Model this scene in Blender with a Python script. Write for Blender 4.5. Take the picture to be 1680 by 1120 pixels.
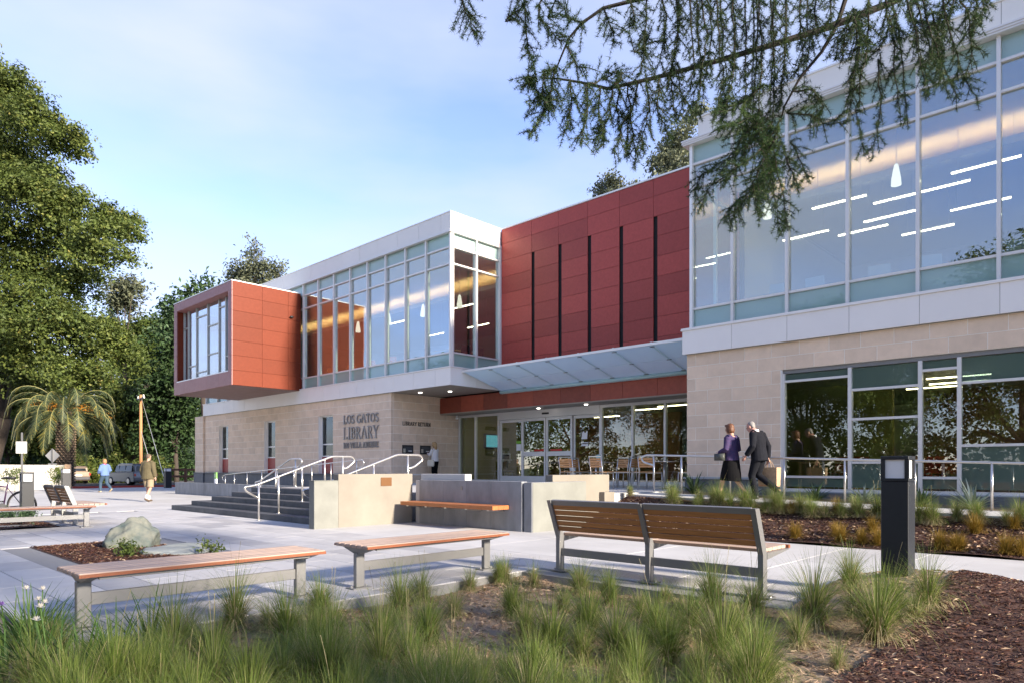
import bpy, bmesh, math, random
import numpy as np
from mathutils import Vector, Matrix
for o in list(bpy.data.objects): bpy.data.objects.remove(o)
R = math.radians
SC = bpy.context.scene
COL = SC.collection
random.seed(7)
# World frame: x runs along the front of the library (to the right), y runs into the building, z up.
# ------------------------------------------------------------------ camera
CAMX, CAMY, CAMZ, YAW, FPX, HORY = 8.63, -15.25, 1.2, 43.5, 1120.0, 768.0
cam = bpy.data.objects.new('camera', bpy.data.cameras.new('camera'))
COL.objects.link(cam)
cam.location = (CAMX, CAMY, CAMZ); cam.rotation_euler = (R(90), 0, R(YAW))
cam.data.sensor_width = 36; cam.data.lens = 24.0
cam.data.shift_y = (HORY - 560) / 1680
cam.data.clip_start = 0.05; cam.data.clip_end = 3000
SC.camera = cam
# ------------------------------------------------------------------ sky and sun
SUN_EL, SUN_AZ = 21.0, 3.6          # azimuth measured from +x towards +y
w = bpy.data.worlds.new('World'); SC.world = w; w.use_nodes = True
nt = w.node_tree; nt.nodes.clear()
out = nt.nodes.new('ShaderNodeOutputWorld'); bg = nt.nodes.new('ShaderNodeBackground')
sky = nt.nodes.new('ShaderNodeTexSky'); sky.sky_type = 'NISHITA'; sky.sun_disc = False
sky.sun_elevation = R(SUN_EL); sky.sun_rotation = R(90 - SUN_AZ)
sky.air_density = 1.0; sky.dust_density = 0.0; sky.altitude = 1500; sky.ozone_density = 2.8
tc = nt.nodes.new('ShaderNodeTexCoord'); mp = nt.nodes.new('ShaderNodeMapping')
mp.inputs['Scale'].default_value = (1.0, 1.0, 3.2); mp.inputs['Rotation'].default_value = (0.15, 0.1, 0.5)
nz = nt.nodes.new('ShaderNodeTexNoise'); nz.inputs['Scale'].default_value = 1.7; nz.inputs['Detail'].default_value = 5; nz.inputs['Roughness'].default_value = 0.5
cr = nt.nodes.new('ShaderNodeValToRGB'); cr.color_ramp.elements[0].position = 0.34; cr.color_ramp.elements[1].position = 0.68
cr.color_ramp.elements[0].color = (0.12, 0.12, 0.12, 1); cr.color_ramp.elements[1].color = (0.92, 0.92, 0.92, 1)
mx = nt.nodes.new('ShaderNodeMixRGB'); mx.inputs['Color2'].default_value = (1.42, 1.50, 1.72, 1)
nt.links.new(tc.outputs['Generated'], mp.inputs['Vector']); nt.links.new(mp.outputs[0], nz.inputs['Vector'])
nt.links.new(nz.outputs[0], cr.inputs[0]); pass
tn = nt.nodes.new('ShaderNodeMixRGB'); tn.blend_type = 'MULTIPLY'; tn.inputs['Fac'].default_value = 1.0; tn.inputs['Color2'].default_value = (0.96, 0.80, 0.88, 1)   # lavender cast of the evening sky
nt.links.new(sky.outputs[0], tn.inputs['Color1']); hsk = nt.nodes.new('ShaderNodeHueSaturation'); hsk.inputs['Saturation'].default_value = 1.05; hsk.inputs['Value'].default_value = 0.80
nt.links.new(tn.outputs[0], hsk.inputs['Color']); nt.links.new(hsk.outputs[0], mx.inputs['Color1'])
sx_ = nt.nodes.new('ShaderNodeSeparateXYZ'); nt.links.new(tc.outputs['Generated'], sx_.inputs[0])       # thin cloud veil, thicker towards the horizon
ev = nt.nodes.new('ShaderNodeMapRange'); ev.inputs['From Min'].default_value = 0.0; ev.inputs['From Max'].default_value = 0.75; ev.inputs['To Min'].default_value = 1.45; ev.inputs['To Max'].default_value = 0.45
nt.links.new(sx_.outputs['Z'], ev.inputs['Value'])
vm_ = nt.nodes.new('ShaderNodeMath'); vm_.operation = 'MULTIPLY'; vm_.use_clamp = True; nt.links.new(cr.outputs[0], vm_.inputs[0]); nt.links.new(ev.outputs[0], vm_.inputs[1]); nt.links.new(mx.outputs[0], bg.inputs['Color'])
nt.links.new(vm_.outputs[0], mx.inputs['Fac']); nt.links.new(mx.outputs[0], bg.inputs['Color'])
bg.inputs['Strength'].default_value = 0.125
nt.links.new(bg.outputs[0], out.inputs['Surface'])
sl = bpy.data.lights.new('sun', 'SUN'); sun = bpy.data.objects.new('sun', sl); COL.objects.link(sun)
sl.energy = 2.7; sl.angle = R(5); sl.color = (1.0, 0.87, 0.70)
tosun = Vector((math.cos(R(SUN_EL)) * math.cos(R(SUN_AZ)), math.cos(R(SUN_EL)) * math.sin(R(SUN_AZ)), math.sin(R(SUN_EL))))
sun.rotation_euler = tosun.to_track_quat('Z', 'Y').to_euler(); sun.location = (30, 0, 30)
SC.view_settings.view_transform = 'Standard'; SC.view_settings.look = 'None'
SC.view_settings.exposure = 2.36; SC.view_settings.gamma = 1.0
SC.render.resolution_x = 1024; SC.render.resolution_y = 682
try:
    SC.cycles.transparent_max_bounces = 24
    SC.cycles.max_bounces = 8
except Exception: pass

# ------------------------------------------------------------------ helpers
def P(px, py, d):
    """point at depth d along the photograph's axis"""
    X = (px - 840) / FPX * d; Z = CAMZ + (HORY - py) / FPX * d
    c, s = math.cos(R(YAW)), math.sin(R(YAW))
    return Vector((CAMX + X * c - d * s, CAMY + X * s + d * c, Z))
def tag(o, label=None, cat=None, group=None, kind=None):
    if label: o['label'] = label
    if cat: o['category'] = cat
    if group: o['group'] = group
    if kind: o['kind'] = kind
    return o
def link(name, me, m=None, parent=None, loc=(0, 0, 0), rz=0):
    o = bpy.data.objects.new(name, me); COL.objects.link(o)
    o.location = loc
    if rz: o.rotation_euler = (0, 0, rz)
    if m is not None and me is not None and not me.materials: me.materials.append(m)
    if parent: o.parent = parent
    return o
def thing(name, label, cat, loc=(0, 0, 0), rz=0, group=None):
    o = link(name, None, None, None, loc, rz); o.empty_display_size = 0.2
    return tag(o, label, cat, group)
def dup(root, loc, rz=0, label=None, group=None, scale=None):
    r = root.copy(); COL.objects.link(r); r.location = loc; r.rotation_euler = (0, 0, rz)
    if label: r['label'] = label
    if group: r['group'] = group
    if scale: r.scale = scale if hasattr(scale, '__len__') else (scale,) * 3
    for ch in list(root.children):
        c = ch.copy(); COL.objects.link(c); c.parent = r
        for g in list(ch.children):
            d = g.copy(); COL.objects.link(d); d.parent = c
    return r
class MB:
    def __init__(s): s.v = []; s.f = []
    def add(s, vs, fs):
        n = len(s.v); s.v += [tuple(p) for p in vs]; s.f += [tuple(i + n for i in f) for f in fs]; return s
    def box(s, x0, x1, y0, y1, z0, z1):
        return s.add([(x0,y0,z0),(x1,y0,z0),(x1,y1,z0),(x0,y1,z0),(x0,y0,z1),(x1,y0,z1),(x1,y1,z1),(x0,y1,z1)],
                     [(3,2,1,0),(4,5,6,7),(0,1,5,4),(1,2,6,5),(2,3,7,6),(3,0,4,7)])
    def hexa(s, p):  # 8 points bottom 4 ccw, top 4 ccw
        return s.add(p, [(3,2,1,0),(4,5,6,7),(0,1,5,4),(1,2,6,5),(2,3,7,6),(3,0,4,7)])
    def bar(s, p0, p1, w, h, up=(0, 0, 1)):
        p0 = Vector(p0); p1 = Vector(p1); d = (p1 - p0).normalized(); up = Vector(up)
        sd = d.cross(up)
        if sd.length < 1e-4: sd = d.cross(Vector((0, 1, 0)))
        sd.normalize(); u2 = sd.cross(d).normalized(); a = sd * w / 2; b = u2 * h / 2
        return s.hexa([p0-a-b, p0+a-b, p0+a+b, p0-a+b, p1-a-b, p1+a-b, p1+a+b, p1-a+b][:4] + [p1-a-b, p1+a-b, p1+a+b, p1-a+b])
    def tube(s, pts, rad, n=8, cap=True):
        pts = [Vector(p) for p in pts]
        rs = rad if hasattr(rad, '__len__') else [rad] * len(pts)
        rings = []; prev = None
        for i, p in enumerate(pts):
            t = (pts[min(i+1, len(pts)-1)] - pts[max(i-1, 0)])
            t = t.normalized() if t.length > 1e-9 else Vector((0,0,1))
            if prev is None:
                a = t.cross(Vector((0, 0, 1)))
                if a.length < 1e-3: a = t.cross(Vector((0, 1, 0)))
            else: a = prev - t * prev.dot(t)
            a.normalize(); prev = a; b = t.cross(a)
            r = rs[i]; rx, ry = (r if hasattr(r, '__len__') else (r, r))
            rings.append([p + a * math.cos(2*math.pi*k/n) * rx + b * math.sin(2*math.pi*k/n) * ry for k in range(n)])
        vs = [q for r in rings for q in r]; fs = []
        for i in range(len(rings) - 1):
            for k in range(n):
                fs.append((i*n+k, i*n+(k+1) % n, (i+1)*n+(k+1) % n, (i+1)*n+k))
        if cap: fs.append(tuple(range(n))[::-1]); fs.append(tuple((len(rings)-1)*n + k for k in range(n)))
        return s.add(vs, fs)
    def ell(s, c, r, n=12, m=8):
        vs = []; fs = []
        for i in range(m + 1):
            th = math.pi * i / m
            for k in range(n):
                ph = 2 * math.pi * k / n
                vs.append((c[0]+r[0]*math.sin(th)*math.cos(ph), c[1]+r[1]*math.sin(th)*math.sin(ph), c[2]+r[2]*math.cos(th)))
        for i in range(m):
            for k in range(n): fs.append((i*n+k, (i+1)*n+k, (i+1)*n+(k+1) % n, i*n+(k+1) % n))
        return s.add(vs, fs)
    def mesh(s, name='m'):
        me = bpy.data.meshes.new(name); me.from_pydata(s.v, [], s.f); me.update(); return me
    def build(s, name, m, parent=None, smooth=False, loc=(0, 0, 0), rz=0, bevel=0):
        me = s.mesh(name)
        if bevel or smooth:
            bm = bmesh.new(); bm.from_mesh(me)
            bmesh.ops.remove_doubles(bm, verts=bm.verts, dist=1e-5)
            bmesh.ops.recalc_face_normals(bm, faces=bm.faces)
            if bevel: bmesh.ops.bevel(bm, geom=list(bm.edges), offset=bevel, segments=1, affect='EDGES', clamp_overlap=True)
            bm.to_mesh(me); bm.free()
        if smooth: me.polygons.foreach_set('use_smooth', [True] * len(me.polygons))
        return link(name, me, m, parent, loc, rz)
_bc = {}
def piece(name, x0, x1, y0, y1, z0, z1, m, parent, bev=0.004):
    """a separate bevelled block (shared mesh per size)"""
    key = (round(x1-x0, 3), round(y1-y0, 3), round(z1-z0, 3), m.name, bev)
    if key not in _bc:
        me = MB().box(0, x1-x0, 0, y1-y0, 0, z1-z0).mesh(name)
        if bev:
            bm = bmesh.new(); bm.from_mesh(me)
            bmesh.ops.bevel(bm, geom=list(bm.edges), offset=min(bev, 0.3*min(key[:3])), segments=1, affect='EDGES')
            bm.to_mesh(me); bm.free()
        me.materials.append(m); _bc[key] = me
    return link(name, _bc[key], None, parent, (x0, y0, z0))
def quads(name, Q, m, parent=None, rnd=None, tri=False):
    """Q: (n,4,3) or (n,3,3) array -> one mesh with a per-face 'rnd' value"""
    n, k, _ = Q.shape; me = bpy.data.meshes.new(name)
    me.vertices.add(n*k); me.vertices.foreach_set('co', Q.reshape(-1).astype(np.float32))
    me.loops.add(n*k); me.loops.foreach_set('vertex_index', np.arange(n*k, dtype=np.int32))
    me.polygons.add(n); me.polygons.foreach_set('loop_start', np.arange(0, n*k, k, dtype=np.int32))
    me.polygons.foreach_set('loop_total', np.full(n, k, dtype=np.int32))
    if rnd is not None:
        a = me.attributes.new('rnd', 'FLOAT', 'FACE'); a.data.foreach_set('value', np.asarray(rnd, dtype=np.float32))
    me.update(calc_edges=True)
    me.polygons.foreach_set('use_smooth', np.zeros(n, dtype=bool))
    return link(name, me, m, parent) if parent is not False else (me.materials.append(m) or me)

# ------------------------------------------------------------------ materials
_m = {}
def mat(name, col, rough=0.6, metal=0.0, var=0.0, vscale=3.0, bump=0.0, bscale=40.0, objvar=0.0, col2=None, streak=None, spec=0.5, coat=0.0):
    if name in _m: return _m[name]
    m = bpy.data.materials.new(name); m.use_nodes = True; t = m.node_tree; N = t.nodes; L = t.links
    b = N['Principled BSDF']; b.inputs['Roughness'].default_value = rough; b.inputs['Metallic'].default_value = metal
    b.inputs['Specular IOR Level'].default_value = spec
    if coat: b.inputs['Coat Weight'].default_value = coat; b.inputs['Coat Roughness'].default_value = 0.15
    c = N.new('ShaderNodeRGB'); c.outputs[0].default_value = (*col, 1); cur = c.outputs[0]
    co = N.new('ShaderNodeTexCoord'); vec = co.outputs['Object']
    if objvar or True:
        oi = N.new('ShaderNodeObjectInfo')
        va = N.new('ShaderNodeVectorMath'); va.operation = 'ADD'
        vm = N.new('ShaderNodeVectorMath'); vm.operation = 'SCALE'; vm.inputs['Scale'].default_value = 1.0
        L.new(oi.outputs['Location'], vm.inputs[0]); L.new(vec, va.inputs[0]); L.new(vm.outputs[0], va.inputs[1]); vec = va.outputs[0]
    if streak:
        mpn = N.new('ShaderNodeMapping'); mpn.inputs['Scale'].default_value = streak; L.new(vec, mpn.inputs['Vector']); vecs = mpn.outputs[0]
    else: vecs = vec
    if var:
        n1 = N.new('ShaderNodeTexNoise'); n1.inputs['Scale'].default_value = vscale; n1.inputs['Detail'].default_value = 6; n1.inputs['Roughness'].default_value = 0.62
        L.new(vecs, n1.inputs['Vector'])
        mr = N.new('ShaderNodeMapRange'); mr.inputs['From Min'].default_value = 0.25; mr.inputs['From Max'].default_value = 0.75
        L.new(n1.outputs[0], mr.inputs['Value'])
        mixn = N.new('ShaderNodeMixRGB'); L.new(mr.outputs[0], mixn.inputs['Fac'])
        c2 = col2 if col2 else tuple(x * (1 - var) for x in col)
        if not col2: mixn.inputs['Color1'].default_value = (*[min(1, x * (1 + var * 0.6)) for x in col], 1); mixn.inputs['Color2'].default_value = (*c2, 1)
        else: mixn.inputs['Color1'].default_value = (*col, 1); mixn.inputs['Color2'].default_value = (*col2, 1)
        cur = mixn.outputs[0]
        rr = N.new('ShaderNodeMapRange'); rr.inputs['To Min'].default_value = max(0.02, rough - 0.08); rr.inputs['To Max'].default_value = min(1, rough + 0.1)
        L.new(n1.outputs[0], rr.inputs['Value']); L.new(rr.outputs[0], b.inputs['Roughness'])
    if objvar:
        hs = N.new('ShaderNodeHueSaturation'); ml = N.new('ShaderNodeMapRange')
        ml.inputs['To Min'].default_value = 1 - objvar; ml.inputs['To Max'].default_value = 1 + objvar
        L.new(oi.outputs['Random'], ml.inputs['Value']); L.new(ml.outputs[0], hs.inputs['Value']); L.new(cur, hs.inputs['Color']); cur = hs.outputs[0]
    L.new(cur, b.inputs['Base Color'])
    if bump:
        n2 = N.new('ShaderNodeTexNoise'); n2.inputs['Scale'].default_value = bscale; n2.inputs['Detail'].default_value = 5; L.new(vecs, n2.inputs['Vector'])
        bp = N.new('ShaderNodeBump'); bp.inputs['Strength'].default_value = bump; bp.inputs['Distance'].default_value = 0.01
        L.new(n2.outputs[0], bp.inputs['Height']); L.new(bp.outputs[0], b.inputs['Normal'])
    _m[name] = m; return m
def leafmat(name, ramp, trans=0.35, rough=0.55, nscale=0.6):
    m = bpy.data.materials.new(name); m.use_nodes = True; t = m.node_tree; N = t.nodes; L = t.links; N.clear()
    o = N.new('ShaderNodeOutputMaterial'); at = N.new('ShaderNodeAttribute'); at.attribute_name = 'rnd'
    r = N.new('ShaderNodeValToRGB')
    while len(r.color_ramp.elements) < len(ramp): r.color_ramp.elements.new(0.5)
    for e, (p, c) in zip(r.color_ramp.elements, ramp): e.position = p; e.color = (*c, 1)
    co = N.new('ShaderNodeTexCoord'); nz = N.new('ShaderNodeTexNoise'); nz.inputs['Scale'].default_value = nscale; nz.inputs['Detail'].default_value = 3
    L.new(co.outputs['Object'], nz.inputs['Vector'])
    hs = N.new('ShaderNodeHueSaturation'); mr = N.new('ShaderNodeMapRange'); mr.inputs['From Min'].default_value = 0.3; mr.inputs['From Max'].default_value = 0.7
    mr.inputs['To Min'].default_value = 0.7; mr.inputs['To Max'].default_value = 1.35
    L.new(nz.outputs[0], mr.inputs['Value']); L.new(mr.outputs[0], hs.inputs['Value'])
    L.new(at.outputs['Fac'], r.inputs[0]); L.new(r.outputs[0], hs.inputs['Color'])
    d = N.new('ShaderNodeBsdfPrincipled'); d.inputs['Roughness'].default_value = rough; d.inputs['Specular IOR Level'].default_value = 0.3
    tr = N.new('ShaderNodeBsdfTranslucent'); mx = N.new('ShaderNodeMixShader'); mx.inputs[0].default_value = trans
    L.new(hs.outputs[0], d.inputs['Base Color']); L.new(hs.outputs[0], tr.inputs['Color'])
    L.new(d.outputs[0], mx.inputs[1]); L.new(tr.outputs[0], mx.inputs[2]); L.new(mx.outputs[0], o.inputs['Surface'])
    _m[name] = m; return m
def glassmat(name, tint, base=0.10, ior=1.5, gcol=(0.9, 0.95, 1.0), diff=None, diffw=0.0, rough=0.0, tl_w=0.5):
    m = bpy.data.materials.new(name); m.use_nodes = True; t = m.node_tree; N = t.nodes; L = t.links; N.clear()
    o = N.new('ShaderNodeOutputMaterial'); tr = N.new('ShaderNodeBsdfTransparent'); tr.inputs[0].default_value = (*tint, 1)
    g = N.new('ShaderNodeBsdfGlossy'); g.inputs['Color'].default_value = (*gcol, 1); g.inputs['Roughness'].default_value = rough
    ge = N.new('ShaderNodeNewGeometry'); dp = N.new('ShaderNodeVectorMath'); dp.operation = 'DOT_PRODUCT'   # Schlick, same on both faces
    L.new(ge.outputs['Normal'], dp.inputs[0]); L.new(ge.outputs['Incoming'], dp.inputs[1])
    ab = N.new('ShaderNodeMath'); ab.operation = 'ABSOLUTE'; L.new(dp.outputs['Value'], ab.inputs[0])
    su = N.new('ShaderNodeMath'); su.operation = 'SUBTRACT'; su.inputs[0].default_value = 1.0; L.new(ab.outputs[0], su.inputs[1])
    pw = N.new('ShaderNodeMath'); pw.operation = 'POWER'; pw.inputs[1].default_value = 4.0; L.new(su.outputs[0], pw.inputs[0])
    ml = N.new('ShaderNodeMath'); ml.operation = 'MULTIPLY'; ml.inputs[1].default_value = 0.85; L.new(pw.outputs[0], ml.inputs[0])
    ad = N.new('ShaderNodeMath'); ad.operation = 'ADD'; ad.use_clamp = True; ad.inputs[1].default_value = base
    L.new(ml.outputs[0], ad.inputs[0])
    tcn = N.new('ShaderNodeTexCoord'); wn = N.new('ShaderNodeTexNoise'); wn.inputs['Scale'].default_value = 0.9; wn.inputs['Detail'].default_value = 1.0
    wb = N.new('ShaderNodeBump'); wb.inputs['Strength'].default_value = 0.12; wb.inputs['Distance'].default_value = 0.02
    L.new(tcn.outputs['Object'], wn.inputs['Vector']); L.new(wn.outputs[0], wb.inputs['Height']); L.new(wb.outputs[0], g.inputs['Normal'])
    cur = tr.outputs[0]
    if diff:
        df = N.new('ShaderNodeBsdfDiffuse'); df.inputs[0].default_value = (*diff, 1)
        tl = N.new('ShaderNodeBsdfTranslucent'); tl.inputs[0].default_value = (*diff, 1)
        m1 = N.new('ShaderNodeMixShader'); m1.inputs[0].default_value = tl_w; L.new(df.outputs[0], m1.inputs[1]); L.new(tl.outputs[0], m1.inputs[2])
        m2 = N.new('ShaderNodeMixShader'); m2.inputs[0].default_value = diffw; L.new(cur, m2.inputs[1]); L.new(m1.outputs[0], m2.inputs[2]); cur = m2.outputs[0]
    mx = N.new('ShaderNodeMixShader'); L.new(ad.outputs[0], mx.inputs[0]); L.new(cur, mx.inputs[1]); L.new(g.outputs[0], mx.inputs[2])
    L.new(mx.outputs[0], o.inputs['Surface']); _m[name] = m; return m
def emit(name, col, st):
    m = bpy.data.materials.new(name); m.use_nodes = True; t = m.node_tree; t.nodes.clear()
    o = t.nodes.new('ShaderNodeOutputMaterial'); e = t.nodes.new('ShaderNodeEmission'); e.inputs[0].default_value = (*col, 1); e.inputs[1].default_value = st
    t.links.new(e.outputs[0], o.inputs[0]); _m[name] = m; return m

M_stone = mat('sandstone', (0.72, 0.565, 0.42), 0.75, var=0.12, vscale=5, bump=0.12, bscale=60, objvar=0.08)
M_mortar = mat('mortar', (0.88, 0.83, 0.75), 0.85, var=0.05)
M_plinth = mat('dark_granite', (0.105, 0.118, 0.135), 0.55, var=0.2, vscale=8, bump=0.05, bscale=120, objvar=0.12)
M_step = mat('step_granite', (0.075, 0.079, 0.085), 0.6, var=0.3, vscale=4, bump=0.08, bscale=150, objvar=0.1)
M_band = mat('silver_panel', (0.80, 0.775, 0.74), 0.4, metal=0.0, var=0.03, vscale=1.5, objvar=0.02)
M_para = mat('parapet_panel', (0.76, 0.74, 0.70), 0.5, metal=0.0, var=0.03, vscale=1.2, objvar=0.02)
M_alu = mat('aluminium', (0.70, 0.685, 0.66), 0.38, metal=0.2, var=0.03, vscale=2)
M_red = mat('red_panel', (0.37, 0.062, 0.05), 0.42, spec=0.3, var=0.16, vscale=14, bump=0.02, bscale=200, objvar=0.16)
M_baylit = mat('bay_lit_panel', (0.142, 0.026, 0.0095), 0.5, spec=0.2, var=0.14, vscale=10, bump=0.02, bscale=200, objvar=0.10)  # bay sides: the sunlit orange look is put into the colour
M_bayshade = mat('bay_shade_panel', (0.30, 0.125, 0.115), 0.45, var=0.1, vscale=6, objvar=0.05)  # bay front: the purplish look of its shaded face is put into the colour
M_fascia_red = mat('fascia_panel', (0.27, 0.055, 0.03), 0.45, var=0.2, vscale=8, objvar=0.25)
M_dark = mat('dark_void', (0.012, 0.012, 0.013), 0.8)
M_soffit = mat('soffit_panel', (0.30, 0.265, 0.22), 0.55, var=0.06, vscale=2)
M_coping = mat('coping', (0.78, 0.78, 0.76), 0.4, metal=0.2)
M_conc = mat('cream_concrete', (0.21, 0.189, 0.158), 0.8, var=0.16, vscale=1.6, bump=0.05, bscale=80)
M_concg = mat('grey_concrete', (0.225, 0.235, 0.25), 0.6, var=0.30, vscale=2.2, bump=0.05, bscale=70, objvar=0.07, streak=(1.6, 1.6, 0.6))
M_concp = mat('pillar_concrete', (0.175, 0.18, 0.163), 0.75, var=0.18, vscale=2.6, bump=0.05, bscale=70)
M_concl = mat('light_concrete', (0.44, 0.435, 0.43), 0.75, var=0.08, vscale=3)
M_pave = mat('plaza_slab', (0.44, 0.437, 0.435), 0.7, var=0.22, vscale=0.7, bump=0.03, bscale=120, objvar=0.05)
M_pavl = mat('light_paver', (0.42, 0.415, 0.415), 0.7, var=0.14, vscale=2.2, bump=0.03, bscale=120, objvar=0.06)
M_pavm = mat('mid_paver', (0.35, 0.345, 0.35), 0.7, var=0.14, vscale=2.2, bump=0.03, bscale=120, objvar=0.06)
M_pavd = mat('dark_paver', (0.31, 0.31, 0.32), 0.7, var=0.16, vscale=2.2, bump=0.03, bscale=120, objvar=0.08)
M_joint = mat('joint', (0.20, 0.20, 0.20), 0.9)
M_steel = mat('stainless', (0.62, 0.60, 0.57), 0.28, metal=0.85)
M_bench = mat('bench_metal', (0.24, 0.24, 0.24), 0.42, metal=0.55, var=0.06, vscale=3)
M_slat = mat('weathered_slat', (0.42, 0.31, 0.245), 0.7, var=0.25, vscale=6, bump=0.12, bscale=50, objvar=0.10, streak=(1, 1, 12))
M_slaty = mat('weathered_slat_long', (0.42, 0.31, 0.245), 0.7, var=0.28, vscale=5, bump=0.12, bscale=40, objvar=0.10, streak=(12, 0.7, 12))
M_slatb = mat('oiled_slat', (0.40, 0.17, 0.05), 0.5, var=0.35, vscale=4, bump=0.1, bscale=40, objvar=0.14, streak=(0.8, 12, 12))
M_slatx = mat('seat_slat_x', (0.42, 0.31, 0.245), 0.7, var=0.28, vscale=5, bump=0.12, bscale=40, objvar=0.10, streak=(0.7, 12, 12))
M_edge = mat('oiled_edge', (0.24, 0.075, 0.03), 0.5, var=0.3, vscale=5, streak=(12, 0.7, 12))
M_wallbench = mat('wall_bench_wood', (0.36, 0.125, 0.038), 0.5, var=0.3, vscale=4, streak=(0.6, 8, 8), objvar=0.06)
M_bollard = mat('bollard_paint', (0.012, 0.015, 0.021), 0.42, var=0.15, vscale=30, bump=0.06, bscale=300)
M_lens = mat('bollard_lens', (0.75, 0.76, 0.78), 0.35)
M_soil = mat('soil', (0.16, 0.118, 0.085), 0.95, var=0.45, vscale=5, bump=0.8, bscale=25, col2=(0.27, 0.205, 0.145))
M_mulchg = mat('mulch_ground', (0.065, 0.028, 0.019), 0.95, var=0.45, vscale=9, bump=0.9, bscale=30)
M_grassg = mat('far_ground', (0.06, 0.08, 0.025), 0.95, var=0.4, vscale=0.3, bump=0.3, bscale=4)
M_asph = mat('asphalt', (0.055, 0.055, 0.057), 0.9, var=0.15, vscale=2, bump=0.1, bscale=80)
M_redpaint = mat('red_paint', (0.40, 0.045, 0.03), 0.6, var=0.15, vscale=4)
M_bark = mat('bark', (0.05, 0.038, 0.029), 0.9, var=0.4, vscale=8, bump=0.8, bscale=25)
M_pole = mat('pole_wood', (0.40, 0.20, 0.09), 0.85, var=0.3, vscale=3, streak=(6, 6, 0.4))
M_white = mat('white_paint', (0.78, 0.78, 0.77), 0.5)
M_int = mat('interior_paint', (0.62, 0.60, 0.56), 0.8)
M_ceil = mat('ceiling_paint', (0.60, 0.585, 0.55), 0.85)
M_ygreen = mat('yellow_green_paint', (0.30, 0.28, 0.07), 0.7)
M_carpet = mat('carpet', (0.10, 0.10, 0.11), 0.95, var=0.2, vscale=20)
M_woodint = mat('interior_wood', (0.36, 0.15, 0.055), 0.5, var=0.2, vscale=4, streak=(1, 1, 6))
M_blond = mat('blond_wood', (0.55, 0.36, 0.16), 0.5)
M_chairo = mat('orange_chair', (0.55, 0.13, 0.03), 0.45)
M_black = mat('black_plastic', (0.02, 0.02, 0.022), 0.45)
M_letter = mat('bronze_letter', (0.30, 0.285, 0.27), 0.4, metal=0.3)
M_letterd = mat('dark_letter', (0.04, 0.035, 0.03), 0.5)
G_clear = glassmat('clear_glass', (0.82, 0.89, 0.87), base=0.22, ior=1.55)
G_low = glassmat('tinted_glass', (0.80, 0.84, 0.74), base=0.14, ior=1.5)
G_dark = glassmat('dark_window_glass', (0.35, 0.40, 0.36), base=0.035)
G_frost = glassmat('frosted_spandrel', (0.6, 0.75, 0.72), base=0.08, ior=1.5, diff=(0.48, 0.68, 0.66), diffw=0.85)
G_frostw = glassmat('frosted_transom', (0.7, 0.85, 0.82), base=0.06, ior=1.5, diff=(0.62, 0.80, 0.77), diffw=0.88)
G_frostd = glassmat('frosted_low_pane', (0.6, 0.75, 0.72), base=0.07, ior=1.5, diff=(0.22, 0.31, 0.27), diffw=0.6)
G_can = glassmat('canopy_glass', (0.75, 0.92, 0.95), base=0.03, ior=1.4, diff=(0.86, 0.98, 0.98), diffw=0.88, rough=0.25, tl_w=0.93)
E_tube = emit('lit_tube', (1.0, 0.84, 0.58), 3.5)
E_cove = emit('cove_lamp', (1.0, 0.62, 0.25), 6.0)
E_pend = emit('pendant_glow', (1.0, 0.90, 0.74), 0.34)
E_down = emit('downlight_glow', (1.0, 0.93, 0.85), 2.0)
E_screen = emit('screen_glow', (0.10, 0.42, 0.60), 0.22)
# ================================================================== SETTING
T = 0.66                                   # terrace level
def walk_z(x): return 0.63 - 0.024 * x     # sloping walkway to the right of the terrace
def bed_z(x, y):
    return (-0.07 - 0.07 * math.exp(-((x-5.2)**2/5 + (y+11.6)**2/3)) + 0.27 * math.exp(-((x-7.2)**2 + (y+8.0)**2)/1.7)
            + 0.03 * math.sin(x*2.3+1)*math.sin(y*1.9))
def bank_z(x, y):
    t = min(1, max(0, (y + 4.2) / 1.72)); return 0.02 + (walk_z(x) - 0.06) * (t ** 1.15) + 0.02 * math.sin(3*x)*math.sin(4*y)
g = MB().box(-900, 900, -900, 900, -1.2, -0.30).build('ground', M_grassg); tag(g, kind='structure')
def sheet(name, rects, z, m, thick=0.2):
    b = MB()
    for (x0, x1, y0, y1) in rects: b.box(x0, x1, y0, y1, z - thick, z)
    return tag(b.build(name, m), kind='structure')
tag(sheet('bounce_lot', [(-60, 40, -34, -18.3)], -0.12, mat('bounce_lot_concrete', (0.42, 0.41, 0.40), 0.85, var=.2, vscale=.5)), kind='structure')  # unseen pale ground behind the viewpoint, added to bounce light onto the facade
plaza = sheet('plaza', [(-39, 3.195, -14.03, 2.0), (3.195, 6.3, -9.35, -4.0), (6.3, 16, -7.17, -4.0)], -0.012, M_joint)
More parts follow.
